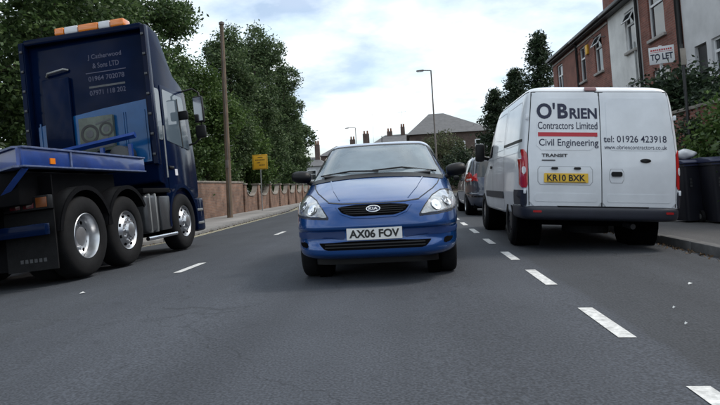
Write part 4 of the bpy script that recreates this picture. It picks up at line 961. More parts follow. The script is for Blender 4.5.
# ------------------------------------------------------------------ white panel van parked on the right
def make_van():
    X, Y = 2.37, 7.76
    t = empty('panel_van', (X, Y, rz(X)-.02), (0, rslope(X)+R(1.8), R(-.2))); t.scale = (1, 1, 1.05); tag(t, 'white panel van with contractor lettering parked at the right kerb', 'van')
    rows = [  # z, rear y, front y, half width, rear exponent, front exponent
        (.40, .03, 4.70, .93, 26, 5), (.44, .012, 4.80, .955, 26, 5), (.55, .004, 4.86, .972, 26, 5), (.75, 0, 4.88, .984, 26, 5), (.95, 0, 4.84, .986, 26, 4.5),
        (1.02, .004, 4.72, .985, 26, 4.2), (1.10, .010, 4.50, .983, 26, 4.2), (1.18, .018, 4.26, .980, 26, 4.5), (1.25, .025, 4.10, .976, 26, 5),
        (1.40, .040, 3.90, .966, 26, 5), (1.60, .062, 3.62, .947, 26, 5), (1.75, .080, 3.40, .927, 26, 5), (1.85, .094, 3.25, .910, 26, 5),
        (1.92, .108, 3.13, .893, 26, 5), (1.965, .128, 3.02, .872, 22, 5), (1.995, .160, 2.90, .840, 17, 5), (2.018, .23, 2.75, .78, 12, 5), (2.035, .36, 2.55, .66, 7, 4), (2.045, .60, 2.2, .45, 5, 4), (2.048, .9, 1.9, .25, 4, 4)]
    me = slice_mesh(rows, 4, 60); me.materials.append(M['van_white']); body = link('body', me, t); bv = bvh_of(body)
    RA, FA, WR = 1.02, 3.95, .335
    cut_cylinders(body, [(RA, WR+.02, .41, .62, 1.3), (RA, WR+.02, .41, -1.3, -.62), (FA, WR+.02, .41, .62, 1.3), (FA, WR+.02, .41, -1.3, -.62)])
    for sx in (-1, 1):
        for ay in (RA, FA):
            wheel(t, sx*.862, ay, WR, WR, .215, sx, .205, 'steel_dark' if ay == RA else 'silver', 'cover')
            MB().lathe([(sx*.60, .40), (sx*.93, .405)], 'X', (0, ay, WR+.02), 28).build('arch_liner', 'void', t)
    MB().box(-.72, .72, .35, 4.5, .30, .50).build('underbody', 'void', t)
    MB().tube([(-.70, RA, WR), (.70, RA, WR)], .06, 8).build('rear_axle', 'void', t)
    MB().tube([(.35, 2.0, .33), (.38, .5, .33), (.42, .12, .31)], .035, 8).build('exhaust', 'steel_dark', t)
    MB().lathe([(.20, .30), (.40, .30)], 'Z', (0, .75, 0), 20).build('spare_wheel', 'rubber', t)
    # rear doors: two skins with a gap, pressed panels
    dl = patch('rear_door', 'van_white', t, bv, 'F', rounded([(-.885, .545), (-.006, .545), (-.006, 1.935), (-.835, 1.935), (-.90, 1.2)], .05), .012, .02, 26, 16)
    dr = patch('rear_door', 'van_white', t, bv, 'F', rounded([(.006, .545), (.885, .545), (.90, 1.2), (.835, 1.935), (.006, 1.935)], .05), .012, .02, 26, 16)
    strip('door_seal', 'seam', t, bv, 'F', [(-.89, .55), (-.905, 1.2), (-.84, 1.94), (.84, 1.94), (.905, 1.2), (.89, .55)], .012, .004)
    strip('door_seal', 'seam', t, bv, 'F', [(0, .545), (0, 1.94)], .016, .004)
    patch('pressed_panel', 'van_white', dl, bv, 'F', rounded([(-.80, 1.22), (-.075, 1.22), (-.075, 1.86), (-.765, 1.86)], .06), .017, .006, 12, 10)
    patch('pressed_panel', 'van_white', dr, bv, 'F', rounded([(.075, 1.22), (.80, 1.22), (.765, 1.86), (.075, 1.86)], .06), .017, .006, 12, 10)
    patch('pressed_panel', 'van_white', dl, bv, 'F', rounded([(-.83, .60), (-.06, .60), (-.06, .70), (-.83, .70)], .02), .016, .006, 4, 10)
    patch('pressed_panel', 'van_white', dr, bv, 'F', rounded([(.06, .60), (.83, .60), (.83, .70), (.06, .70)], .02), .016, .006, 4, 10)
    # plate recess on the left door
    patch('plate_recess', 'soft_seam', dl, bv, 'F', rounded([(-.79, .80), (-.11, .80), (-.11, 1.025), (-.79, 1.025)], .03), .0135, .006, 6, 10)
    patch('plate_backing', 'van_white', dl, bv, 'F', rounded([(-.782, .806), (-.118, .806), (-.118, 1.018), (-.782, 1.018)], .028), .0155, .004, 6, 10)
    for u in (-.58, -.30): patch('plate_lamp', 'plastic', dl, bv, 'F', rect(u-.04, u+.04, .985, 1.012, .006), .035, .03, 3, 4)
    pl = MB().prism(rounded(rect(-.27, .27, -.056, .056), .008), 'Y', -.006, .006).build('number_plate', 'plate_yellow', t); pl.location = (-.44, -.022, .885); pl.rotation_euler = (R(-3), 0, 0)
    lettering('registration', 'black', pl, 'KR10 BXK', lambda u, v: (-.235+u, -.0085, -.038+v), .47, .078, .026)
    MB().box(-.24, .24, -.0075, -.0062, -.052, -.047).build('dealer_strip', 'black', pl)
    on = lambda x0, z0: (lambda u, v: project(bv, 'F', x0+u, z0+v, .0195)[0])
    # lettering on the doors
    T = lambda s_, x0, x1, z0, z1, m='navy_print', b=.0: lettering('lettering', m, dl if x0 < 0 else dr, s_, on(x0, z0), x1-x0, z1-z0, b)
    T("O", -.785, -.595, 1.60, 1.795, b=.035); T("'", -.585, -.555, 1.72, 1.80, b=.03); T("B", -.525, -.395, 1.605, 1.79, b=.04); T("RIEN", -.375, -.035, 1.605, 1.735, b=.035)
    T("Contractors Limited", -.775, -.035, 1.475, 1.565, b=.008)
    patch('red_band', 'red_print', dl, bv, 'F', rect(-.775, -.04, 1.385, 1.435), .0195, .002, 2, 6)
    T("Civil Engineering", -.765, -.03, 1.245, 1.355, b=.008)
    T("tel: 01926 423918", .035, .80, 1.318, 1.40, b=.008); T("www.obriencontractors.co.uk", .04, .80, 1.235, 1.285, b=.0)
    T("TRANSIT", -.735, -.415, 1.135, 1.175, 'steel_dark', .03); strip('small_badge', 'steel_dark', dl, bv, 'F', [(-.735, 1.095), (-.57, 1.095)], .014, .019)
    # handles, brake light, hinges
    q = MB().lathe([(-.012, .062), (.010, .060), (.014, .05)], 'Y', (0, 0, 0), 20); q.v = [(x*1.05, -y, z*.42) for x, y, z in q.v]
    o = q.build('lock', 'plastic', dr, smooth=40); o.location = (.535, -.008, 1.10)
    patch('handle_recess', 'soft_seam', dr, bv, 'F', rect(.09, .27, .83, 1.00, .02), .0135, .006, 4, 4); patch('handle_plate', 'van_white', dr, bv, 'F', rect(.096, .264, .836, .994, .02), .0155, .004, 4, 4)
    patch('door_handle', 'plastic', dr, bv, 'F', rect(.115, .245, .91, .965, .012), .035, .03, 4, 5)
    patch('high_brake_light', 'dark_red', t, bv, 'F', rect(-.17, -.02, 1.952, 1.99, .008), .02, .03, 4, 5)
    for sx in (-1, 1):
        for z_ in (.72, 1.62):
            o = MB().box(-.016, .016, -.016, .016, -.03, .03).build('hinge', 'van_white', t, bevel=.008); o.location = (sx*(.945 if z_ < 1 else .915), .015 if z_ < 1 else .055, z_)
        tl = patch('tail_light', 'red_lens', t, bv, 'F', rounded([(sx*.905, .765), (sx*.978, .765), (sx*.982, 1.23), (sx*.93, 1.23), (sx*.905, 1.15)], .015), .012, .03, 12, 4)
        patch('reverse_lens', 'clear_lens', tl, bv, 'F', rounded([(sx*.925, .93), (sx*.960, .93), (sx*.960, 1.02), (sx*.925, 1.02)], .01), .016, .01, 4, 4)
        ax = 'R' if sx > 0 else 'L'
        # side: rub strip, panel pressings, sliding rail, doors
        for (a, b) in ((.25, 1.35), (1.5, 2.55)):
            strip('panel_pressing', 'soft_seam', t, bv, ax, rounded([(a, 1.30), (b, 1.30), (b, 1.84), (a+.03, 1.84)], .08)+rounded([(a, 1.30), (b, 1.30), (b, 1.84), (a+.03, 1.84)], .08)[:1], .006, .002)
        patch('sliding_rail', 'plastic', t, bv, ax, rect(.12, 1.50, 1.325, 1.36, .008), .006, .01, 3, 10)
        for y_ in (1.46, 2.62, 3.62): strip('door_gap', 'seam', t, bv, ax, [(y_, .46), (y_, 1.88)] if y_ < 3.5 else [(y_, .80), (y_-.02, 1.24)], .009, .003)
        patch('door_glass', 'dark_glass', t, bv, ax, rounded([(2.72, 1.24), (3.72, 1.24), (3.35, 1.78), (2.76, 1.80)], .05), .004, .01, 10, 10)
        patch('door_handle', 'plastic', t, bv, ax, rect(2.72, 2.90, 1.06, 1.10, .012), .02, .03, 3, 4)
        patch('rub_strip', 'van_bumper', t, bv, ax, rect(1.50, 3.50, .60, .70, .02), .012, .02, 4, 16)
        strip('waist_crease', 'van_white', t, bv, ax, [(.15, 1.21), (3.6, 1.21)], .02, .006)
        mr = MB().box(-.085, .085, -.07, .07, -.16, .16).build('door_mirror', 'plastic', t, bevel=.045); mr.location = (sx*1.09, 3.62, 1.36)
        MB().tube([(sx*-.05, .0, -.08), (sx*-.22, .06, -.12)], .035, 8).build('mirror_arm', 'plastic', mr, smooth=60)
        # roof gutter rib
        strip('roof_gutter', 'seam', t, bv, ax, [(.16, 1.945), (2.9, 1.945)], .012, .003)
    patch('windscreen', 'glass', t, bv, 'B', rounded([(-.85, 1.27), (.85, 1.27), (.74, 1.88), (-.74, 1.88)], .06), .004, .01, 10, 12)
    # dark rear bumper wrapping the corners
    rowsb = [(.375, .05, 2.2, .93, 9, 9), (.39, -.03, 2.2, .965, 9, 9), (.42, -.065, 2.2, .985, 9, 9), (.50, -.075, 2.2, .992, 9, 9), (.535, -.06, 2.2, .990, 9, 9), (.548, -.02, 2.2, .985, 9, 9)]
    mb_ = slice_mesh(rowsb, 3, 50); mb_.materials.append(M['van_bumper']); bu = link('rear_bumper', mb_, t)
    b = bmesh.new(); b.from_mesh(mb_); bmesh.ops.bisect_plane(b, geom=b.verts[:]+b.edges[:]+b.faces[:], plane_co=(0, .62, 0), plane_no=(0, 1, 0), clear_outer=True); b.to_mesh(mb_); b.free(); smooth_angle(mb_, 40)
    for sx in (-1, 1):   # upper corner pieces under the tail lights
        patch('bumper_corner', 'van_bumper', bu, bv, 'L' if sx < 0 else 'R', rounded([(.10, .545), (.60, .545), (.56, .735), (.10, .735)], .03), .010, .02, 5, 8)
        patch('bumper_corner', 'van_bumper', bu, bv, 'F', rounded([(sx*.915, .545), (sx*.978, .545), (sx*.980, .735), (sx*.915, .735)], .008), .020, .03, 5, 4)
        patch('reflector', 'red_lens', bu, bvh_of(bu), 'F', rect(sx*.80-.05, sx*.80+.05, .47, .495, .004), .006, .01, 2, 4)
    box('step_tread', 'plastic', bu, -.55, .55, -.06, .05, .5405, .552, bevel=.004)
    return t
make_van()

# ------------------------------------------------------------------ grey people carrier parked beyond the van
def make_mpv():
    X, Y = 2.45, 16.2
    t = empty('people_carrier', (X, Y, rz(X)), (0, rslope(X), 0)); tag(t, 'grey people carrier parked beyond the white van, seen from behind', 'car')
    rows = [(.22, .14, 4.05, .76, 5, 4.5), (.28, .04, 4.2, .83, 5, 4.5), (.42, 0, 4.28, .87, 5, 4.5), (.58, .0, 4.30, .885, 5, 4.5), (.62, .05, 4.3, .888, 5, 4.5), (.80, .06, 4.22, .89, 5, 4.2), (.88, .07, 4.0, .885, 5, 4),
            (.96, .09, 3.6, .875, 5, 4), (1.02, .11, 3.3, .86, 5, 4), (1.2, .20, 2.95, .81, 5, 4), (1.4, .31, 2.5, .745, 5, 4), (1.52, .40, 2.2, .70, 5, 4), (1.58, .50, 2.0, .65, 4.5, 4), (1.61, .70, 1.8, .54, 4, 3.5), (1.62, 1.0, 1.6, .3, 3, 3)]
    me = slice_mesh(rows, 4, 40); me.materials.append(M['grey_paint']); body = link('body', me, t); bv = bvh_of(body)
    cut_cylinders(body, [(.85, .31, .37, .6, 1.2), (.85, .31, .37, -1.2, -.6), (3.45, .31, .37, .6, 1.2), (3.45, .31, .37, -1.2, -.6)])
    for sx in (-1, 1):
        for ay in (.85, 3.45):
            wheel(t, sx*.775, ay, .31, .31, .20, sx, .20, 'silver', 'spoke')
            MB().lathe([(sx*.58, .36), (sx*.83, .365)], 'X', (0, ay, .31), 24).build('arch_liner', 'void', t)
        ax = 'R' if sx > 0 else 'L'
        tl = patch('tail_light', 'red_lens', t, bv, 'F', rounded([(sx*.70, .93), (sx*.86, .90), (sx*.865, .98), (sx*.81, 1.18), (sx*.74, 1.18)], .03), .008, .03, 10, 6)
        patch('tail_light_side', 'red_lens', t, bv, ax, rounded([(.12, .92), (.26, .94), (.28, 1.08), (.24, 1.16)], .03), .006, .02, 8, 5)
        patch('indicator_lens', 'clear_lens', tl, bv, 'F', rounded([(sx*.73, .96), (sx*.84, .94), (sx*.84, .99), (sx*.74, 1.01)], .01), .012, .01, 4, 5)
        patch('side_window', 'dark_glass', t, bv, ax, rounded([(.45, 1.06), (1.35, 1.04), (1.35, 1.46), (.72, 1.44)], .05), .004, .01, 8, 8)
        patch('side_window', 'dark_glass', t, bv, ax, rounded([(1.43, 1.04), (2.75, 1.03), (2.35, 1.40), (1.43, 1.46)], .05), .004, .01, 8, 8)
        for y_ in (1.39, 2.5): strip('door_gap', 'seam', t, bv, ax, [(y_, .35), (y_, 1.02)], .01, .003)
        o = MB().box(-.09, .09, -.06, .06, -.07, .07).build('door_mirror', 'plastic', t, bevel=.04); o.location = (sx*.95, 2.75, 1.05)
        patch('bumper_band', 'plastic', t, bv, 'F', rounded([(sx*.20, .50), (sx*.82, .50), (sx*.82, .545), (sx*.20, .545)], .01), .005, .01, 3, 8)
        MB().tube([(sx*.62, .75, 1.585), (sx*.60, 1.4, 1.63), (sx*.60, 2.0, 1.59)], .015, 6).build('roof_rail', 'gutter', t, smooth=60)
    patch('rear_window', 'dark_glass', t, bv, 'F', rounded([(-.66, 1.04), (.66, 1.04), (.585, 1.47), (-.585, 1.47)], .06), .005, .01, 10, 12)
    strip('tailgate_gap', 'seam', t, bv, 'F', [(-.58, .64), (-.60, .88), (-.70, 1.05), (-.64, 1.5), (.64, 1.5), (.70, 1.05), (.60, .88), (.58, .64), (-.58, .64)], .010, .003)
    pl = MB().prism(rounded(rect(-.26, .26, -.055, .055), .008), 'Y', -.006, .006).build('number_plate', 'plate_yellow', t); pl.location = (0, .045, .76); pl.rotation_euler = (R(-4), 0, 0)
    patch('tailgate_handle', 'plastic', t, bv, 'F', rect(-.22, .22, .85, .875, .008), .015, .02, 3, 6)
    MB().box(-.7, .7, .2, 4.0, .2, .35).build('underbody', 'void', t)
    o = MB().tube([(-.33, .52, 1.30), (.1, .34, 1.16)], .008, 5).build('rear_wiper', 'plastic', t)
    return t
make_mpv()

# ------------------------------------------------------------------ navy truck on the left
def make_truck():
    X0, Y0 = -5.43, 7.75          # rear axle centre
    HW = 1.22; WR = .535; XO = 1.20
    t = empty('recovery_truck', (X0, Y0, rz(X0)-.0), (0, rslope(X0)-R(.6), R(-1.0))); tag(t, 'dark navy three axle truck with amber light bar and blue deck on the left', 'truck')
    RA, MA, FA = 0.0, 1.16, 3.42
    # chassis
    ch = MB()
    for s_ in (-1, 1): ch.box(s_*.42-.04, s_*.42+.04, -1.35, 3.9, .72, 1.0)
    for y in (-1.3, -.5, .55, 1.8, 2.8): ch.box(-.38, .38, y, y+.10, .74, .98)
    ch.build('chassis', 'frame_black', t)
    for y in (RA, MA, FA): MB().tube([(-.95, y, WR), (.95, y, WR)], .09, 8).build('axle', 'frame_black', t)
    for s_ in (-1, 1):
        wheel(t, s_*(XO-.15), RA, WR, WR, .31, s_, .305, 'silver', 'truckrear', fine=56)
        wheel(t, s_*(XO-.48), RA, WR, WR, .30, s_, .295, 'steel_dark', 'truckrear', fine=40)
        wheel(t, s_*(XO-.16), MA, WR-.01, WR-.01, .30, s_, .300, 'silver', 'truckfront', fine=56)
        wheel(t, s_*(XO-.16), FA, WR-.01, WR-.01, .30, s_, .300, 'silver', 'truckfront', fine=56)
        # mudguards: arched shells over the two rear axles
        for ay, a0, a1 in ((RA, 8, 172), (MA, 8, 150)):
            vs = []; n = 22; ro, ri = WR+.115, WR+.085
            for i in range(n+1):
                a = R(a0+(a1-a0)*i/n); c_, q_ = math.cos(a), math.sin(a)
                for (x, r_) in ((XO+.015, ri), (XO+.015, ro), (XO-.60, ro), (XO-.60, ri)): vs.append((s_*x, ay-r_*c_, WR+.02+r_*q_))
            fs = []
            for i in range(n):
                for c in range(4): fs.append((4*i+c, 4*i+(c+1) % 4, 4*i+4+(c+1) % 4, 4*i+4+c))
            fs += [(0, 1, 2, 3), tuple(4*n+c for c in (3, 2, 1, 0))]
            g_ = MB().add(vs, fs).build('mudguard', 'plastic', t, smooth=40)
            # turned-down outer lip
            vs = []; 
            for i in range(n+1):
                a = R(a0+(a1-a0)*i/n); c_, q_ = math.cos(a), math.sin(a)
                for (x, r_) in ((XO+.016, ri-.03), (XO+.016, ro), (XO+.035, ro), (XO+.035, ri-.03)): vs.append((s_*x, ay-r_*c_, WR+.02+r_*q_))
            MB().add(vs, fs).build('mudguard_lip', 'frame_black', g_, smooth=40)
        # mud flap, lamp cluster, side marker behind the rear wheel
        mf = box('mud_flap', 'rubber', t, *(sorted((s_*.55, s_*1.20))), -.70, -.685, .20, .92)
        for k in range(6): MB().box(s_*.74+.06*k*s_-.02, s_*.74+.06*k*s_+.02, -.703, -.7005, .30, .345).build('raised_mark', 'tank', mf)
        bx_ = box('lamp_cluster', 'plastic', t, *(sorted((s_*.62, s_*1.21))), -.80, -.705, .93, 1.10, bevel=.01)
        for k, mm in enumerate(('dull_amber', 'dark_red', 'dark_red')):
            xa = s_*(1.19-.17*k); box('lamp_lens', mm, bx_, *(sorted((xa, xa-s_*.14))), -.812, -.801, .955, 1.075, bevel=.006)
        box('bumper_bar', 'truck_navy', t, *(sorted((s_*.05, s_*1.2))), -.90, -.80, .62, .76, bevel=.012)
    # ----- blue deck: side rails with top and bottom flanges, chamfered rear corners, brace
    DY0, DY1, DZ0, DZ1 = -1.24, 1.85, 1.42, 1.66
    for s_ in (-1, 1):
        sx = lambda a, b: sorted((s_*a, s_*b))
        rl = MB().box(*sx(XO-.06, XO+.02), DY0, DY1, DZ0+.02, DZ1-.02).build('side_rail', 'truck_blue', t, bevel=.004)
        MB().box(*sx(XO-.10, XO+.045), DY0-.01, DY1, DZ1-.02, DZ1+.004).build('top_flange', 'truck_edge', rl, bevel=.004)
        MB().box(*sx(XO-.10, XO+.045), DY0-.01, DY1, DZ0, DZ0+.02).build('bottom_flange', 'truck_edge', rl, bevel=.004)
        for y in (DY0+.95,): MB().box(*sx(XO+.021, XO+.038), y, y+.035, DZ0+.02, DZ1-.02).build('stake_pocket', 'truck_edge', rl)
        mk = box('side_marker', 'amber', t, *sx(XO+.021, XO+.034), DY0+.52, DY0+.62, DZ0+.05, DZ0+.12)
        # chamfered corner running inward and forward
        a, b = Vector((s_*XO, DY0, 0)), Vector((s_*(XO-.85), DY0+.55, 0)); d = (b-a).normalized(); nn = Vector((-d.y, d.x, 0))*(.04*s_)
        def slab(z0, z1, w_=1.0):
            q = [a-nn*w_, b-nn*w_, b+nn*w_, a+nn*w_]; return MB().prism([(p.x, p.y) for p in q], 'Z', z0, z1)
        cc = slab(DZ0+.022, DZ1-.022).build('corner_plate', 'truck_blue', t)
        slab(DZ1-.022, DZ1+.002, 2.0).build('top_flange', 'truck_edge', cc); slab(DZ0-.002, DZ0+.022, 2.0).build('bottom_flange', 'truck_edge', cc)
        MB().tube([(s_*(XO-.01), DY0+.10, DZ0+.0), (s_*(XO-.45), DY0+.25, DZ0-.32), (s_*(XO-.75), DY0+.35, DZ0-.50)], .045, 4).build('corner_brace', 'truck_blue', t)
    MB().box(-.80, .80, DY0+.56, DY1, DZ1-.10, DZ1-.03).build('deck_plate', 'frame_black', t)
    for y in (-.6, .1, .8, 1.4): MB().box(-1.13, 1.13, y, y+.08, DZ0+.03, DZ1-.025).build('cross_member', 'frame_black', t)
    MB().box(-1.02, 1.02, -1.05, 1.2, 1.0, 1.40).build('under_deck_locker', 'frame_black', t, bevel=.02)
    MB().box(-1.19, 1.19, -.678, -.66, .22, 1.34).build('rear_guard_panel', 'frame_black', t)
    for y in (-1.0, -.2, .6): MB().box(-.5, .5, y, y+.3, .5, .74).build('air_reservoir', 'frame_black', t, bevel=.08)
    # ----- side tanks and steps
    for s_ in (-1, 1):
        sx = lambda a, b: sorted((s_*a, s_*b))
        tk = MB().box(*sx(.55, XO-.02), 1.86, 2.34, .42, 1.06).build('fuel_tank', 'tank', t, bevel=.07, seg=3)
        for y in (1.97, 2.2): MB().box(*sx(.54, XO-.012), y, y+.05, .412, 1.068).build('tank_strap', 'galv', tk, bevel=.02)
        MB().box(*sx(.55, XO-.02), 2.40, 2.82, .42, 1.02).build('battery_box', 'tank', t, bevel=.03)
        MB().tube([(s_*(XO+.0), 1.75, .33), (s_*(XO+.0), 2.9, .33)], .035, 10).build('side_bar', 'chrome', t, smooth=60)
        MB().box(*sx(.6, XO-.02), 1.80, 2.86, 1.08, 1.16).build('catwalk', 'frame_black', t, bevel=.01)
    # ----- cab
    CY0, CY1 = 2.62, 4.45; CW = 1.12; Z0, ZR, ZF = 1.02, 4.16, 3.24
    side = [(CY0, Z0+.25), (CY0+.22, Z0+.22), (CY0+.25, .95), (CY1-.04, .95), (CY1, 1.25), (CY1-.02, 1.75), (CY1-.22, ZF-.12), (CY1-.42, ZF), (CY1-.75, ZF+.14), (CY0+.55, ZR-.06), (CY0+.18, ZR+.02), (CY0, ZR)]
    cb = MB().prism(rounded(side, .07, 3), 'X', -CW, CW).build('cab_shell', 'truck_navy', t, bevel=.05, seg=3)
    # side collars (air deflector flaps) at the cab rear, with marker lamps
    for s_ in (-1, 1):
        sx = lambda a, b: sorted((s_*a, s_*b))
        fl = MB().box(*sx(CW-.02, CW+.06), CY0-.14, CY0+.04, 1.58, ZR-.05).build('side_collar', 'truck_navy', t, bevel=.02)
        MB().box(*sx(CW-.005, CW+.075), CY0-.16, CY0-.142, 1.60, ZR-.07).build('collar_edge', 'truck_navy', fl)
        for k in range(7): 
            o = box('marker_lamp', 'tank', fl, *sx(CW+.0, CW+.05), CY0-.185, CY0-.16, 1.74+.36*k, 1.785+.36*k, bevel=.006)
        # wheel arch surround of the front axle, steps, bumper
        vs = []; n = 18; ro, ri = WR+.16, WR+.09
        for i in range(n+1):
            a = R(-6+192*i/n); c_, q_ = math.cos(a), math.sin(a)
            for (x, r_) in ((CW+.07, ri), (CW+.07, ro), (CW-.45, ro), (CW-.45, ri)): vs.append((s_*x, FA-r_*c_, WR+r_*q_))
        fs = []
        for i in range(n):
            for c in range(4): fs.append((4*i+c, 4*i+(c+1) % 4, 4*i+4+(c+1) % 4, 4*i+4+c))
        fs += [(0, 1, 2, 3), tuple(4*n+c for c in (3, 2, 1, 0))]
        MB().add(vs, fs).build('front_wheel_arch', 'truck_navy', t, smooth=40)
        st = MB().box(*sx(.75, CW+.06), CY1-.40, CY1+.02, .30, .94).build('step_well', 'truck_navy', t, bevel=.03)
        for z_ in (.42, .68): MB().box(*sx(CW-.2, CW+.075), CY1-.36, CY1-.06, z_, z_+.05).build('step_tread', 'galv', st, bevel=.01)
        # door with glass, handle and window frame
        dx_ = CW+.001
        dr = MB().prism(rounded([(2.98, 1.12), (4.18, 1.12), (4.22, 1.75), (4.06, 3.06), (2.98, 3.10)], .06), 'X', *sx(CW-.01, CW+.014)).build('door', 'truck_navy', t, bevel=.008)
        MB().prism(rounded([(3.06, 2.05), (4.16, 1.92), (4.0, 2.98), (3.06, 3.02)], .05), 'X', *sx(CW+.0, CW+.022)).build('door_window', 'glass', dr)
        MB().prism([(3.78, 1.95), (3.82, 1.95), (3.74, 2.92), (3.70, 2.92)], 'X', *sx(CW+.0, CW+.028)).build('window_divider', 'plastic', dr)
        MB().box(*sx(CW+.01, CW+.045), 3.02, 3.22, 1.52, 1.57).build('door_handle', 'plastic', dr, bevel=.01)
        MB().prism(rounded(rect(2.70, 2.93, 2.05, 3.0), .06), 'X', *sx(CW-.01, CW+.012)).build('sleeper_window', 'glass', t)
        MB().box(*sx(CW+.0, CW+.017), 3.30, 3.42, 1.40, 1.52).build('door_emblem', 'white_print', dr)
        gh = MB().tube([(s_*(CW+.05), 2.86, 1.35), (s_*(CW+.06), 2.86, 2.3)], .015, 6).build('grab_handle', 'galv', t)
        # mirrors on arms
        mr = MB().box(s_*1.42-.10, s_*1.42+.10, 4.10, 4.20, 2.46, 3.0).build('main_mirror', 'plastic', t, bevel=.03)
        MB().box(s_*1.42-.10, s_*1.42+.10, 4.10, 4.20, 2.14, 2.40).build('wide_mirror', 'plastic', t, bevel=.03)
        MB().tube([(s_*(CW-.02), 4.08, 3.12), (s_*1.30, 4.20, 3.18), (s_*1.43, 4.20, 3.08), (s_*1.43, 4.20, 2.2), (s_*1.25, 4.2, 2.06), (s_*(CW-.02), 4.14, 2.02)], .020, 8).build('mirror_arm', 'plastic', t, smooth=60)
        MB().box(s_*1.42-.085, s_*1.42+.085, 4.094, 4.099, 2.49, 2.97).build('mirror_glass', 'chrome', mr)
        km = MB().box(s_*1.22-.10, s_*1.22+.10, 3.75, 3.83, 2.50, 2.68).build('kerb_mirror', 'plastic', t, bevel=.03)
    MB().box(-1.16, 1.16, CY1-.30, CY1+.10, .28, .95).build('front_bumper', 'truck_navy', t, bevel=.05, seg=3)
    MB().prism([(CY1-.003, 1.76), (CY1+.012, 1.76), (CY1-.19, ZF-.16), (CY1-.21, ZF-.16)], 'X', -1.02, 1.02).build('windscreen', 'glass', t)
    MB().box(-.95, .95, CY1-.02, CY1+.03, 1.05, 1.65).build('front_grille', 'plastic', t, bevel=.01)
    MB().prism([(CY1-.30, ZF+.0), (CY1+.12, ZF-.12), (CY1+.12, ZF-.09), (CY1-.30, ZF+.03)], 'X', -1.0, 1.0).build('sun_visor', 'plastic', t)
    # rear wall details
    bk = MB().box(-CW+.06, CW-.06, CY0-.025, CY0+.01, 1.62, ZR-.18).build('rear_panel', 'truck_navy', t, bevel=.01)
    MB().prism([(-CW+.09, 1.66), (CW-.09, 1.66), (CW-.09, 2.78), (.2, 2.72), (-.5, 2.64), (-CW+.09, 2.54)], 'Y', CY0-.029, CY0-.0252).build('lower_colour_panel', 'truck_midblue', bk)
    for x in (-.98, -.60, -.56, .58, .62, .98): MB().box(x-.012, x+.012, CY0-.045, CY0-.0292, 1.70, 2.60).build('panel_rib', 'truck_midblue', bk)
    MB().box(-CW, CW, CY0-.14, CY0+.05, ZR-.13, ZR-.01).build('roof_lip', 'truck_navy', t, bevel=.03)
    on = lambda x0, z0: (lambda u, v: (x0+u, CY0-.0275, z0+v))
    T = lambda s_, x0, x1, z0, z1, b=.0: lettering('lettering', 'lettering_grey', bk, s_, on(x0, z0), x1-x0, z1-z0, b)
    T('J Catherwood', .02, .66, 3.62, 3.73, .012); T('& Sons LTD', .10, .60, 3.47, 3.565, .012)
    T('01964 702078', .0, .68, 3.24, 3.33, .012); T('07971 118 202', .0, .68, 2.98, 3.07, .012)
    MB().box(-.04, .72, CY0-.0285, CY0-.0262, 3.385, 3.40).build('rule', 'lettering_grey', bk)
    MB().box(.0, .68, CY0-.0285, CY0-.0262, 3.115, 3.15).build('faded_line', 'tank', bk)
    MB().tube([(-.78, CY0-.04, 3.44), (-.72, CY0-.10, 3.48), (-.42, CY0-.10, 3.52), (-.36, CY0-.04, 3.51)], .022, 8).build('grab_rail', 'galv', t, smooth=60)
    MB().box(-.86, -.34, CY0-.10, CY0-.03, 1.7, 3.38).build('intake_duct', 'truck_navy', t, bevel=.03)
    # equipment behind the cab: fittings board, coiled air lines, bar across
    eb = MB().box(-.22, .42, CY0-.12, CY0-.04, 1.95, 2.58).build('fittings_board', 'pipe_grey', t, bevel=.01)
    eb.data.materials[0] = M['mural_pale']
    for (x, z, r_) in ((-.02, 2.28, .17), (.29, 2.33, .13)):   # flat painted rings and strokes of the mural
        MB().lathe([(0, r_*.72), (-.003, r_*.74), (-.003, r_), (0, r_)], 'Y', (x, CY0-.1225, z), 24, closed=True).build('mural_ring', 'hose', eb)
        MB().lathe([(0, r_*.40), (-.002, r_*.40)], 'Y', (x, CY0-.1225, z), 16).build('mural_disc', 'tank', eb)
    for (p, q, w_) in (((-.18, 2.02), (.05, 2.10), .02), ((.05, 2.10), (.32, 2.20), .025), ((.10, 2.44), (.38, 2.50), .015), ((-.10, 2.02), (.40, 2.04), .03)):
        d = Vector((q[0]-p[0], q[1]-p[1])); nn = Vector((-d.y, d.x)).normalized()*w_
        MB().prism([(p[0]+nn.x, p[1]+nn.y), (p[0]-nn.x, p[1]-nn.y), (q[0]-nn.x, q[1]-nn.y), (q[0]+nn.x, q[1]+nn.y)], 'Y', CY0-.1245, CY0-.1205).build('mural_stroke', 'tank', eb)
    for i, (x, c) in enumerate(((-.10, 'hose'), (.10, 'hose'), (.26, 'hose'))):
        pts = [(x+.06*math.cos(q*1.05), CY0-.24+.06*math.sin(q*1.05), 1.95-.011*q) for q in range(60)]; pts += [(x, CY0-.5, 1.38), (x, CY0-.7, 1.46)]
        MB().tube(pts, .011, 5).build('air_line', c, t, smooth=60)
    MB().tube([(-1.10, CY0-.55, 1.90), (.98, CY0-.48, 2.10)], .055, 4).build('headboard_bar', 'truck_blue', t)
    for x in (-1.0, -.35, .4, .9): MB().box(x-.03, x+.03, CY0-.56, CY0-.50, 1.6, 1.95).build('headboard_post', 'truck_blue', t)
    MB().lathe([(-.16, .17), (.16, .17)], 'Y', (.62, CY0-.25, 1.80), 20).build('air_tank', 'tank', t, smooth=40)
    # light bar on the roof
    lb_ = MB().box(-.62, .72, CY0+.08, CY0+.32, ZR-.02, ZR+.05).build('light_bar', 'plastic', t, bevel=.01)
    segs = [(-.62, -.44, 'amber'), (-.43, -.17, 'clear_lens'), (-.16, .22, 'amber'), (.23, .45, 'clear_lens'), (.46, .72, 'amber')]
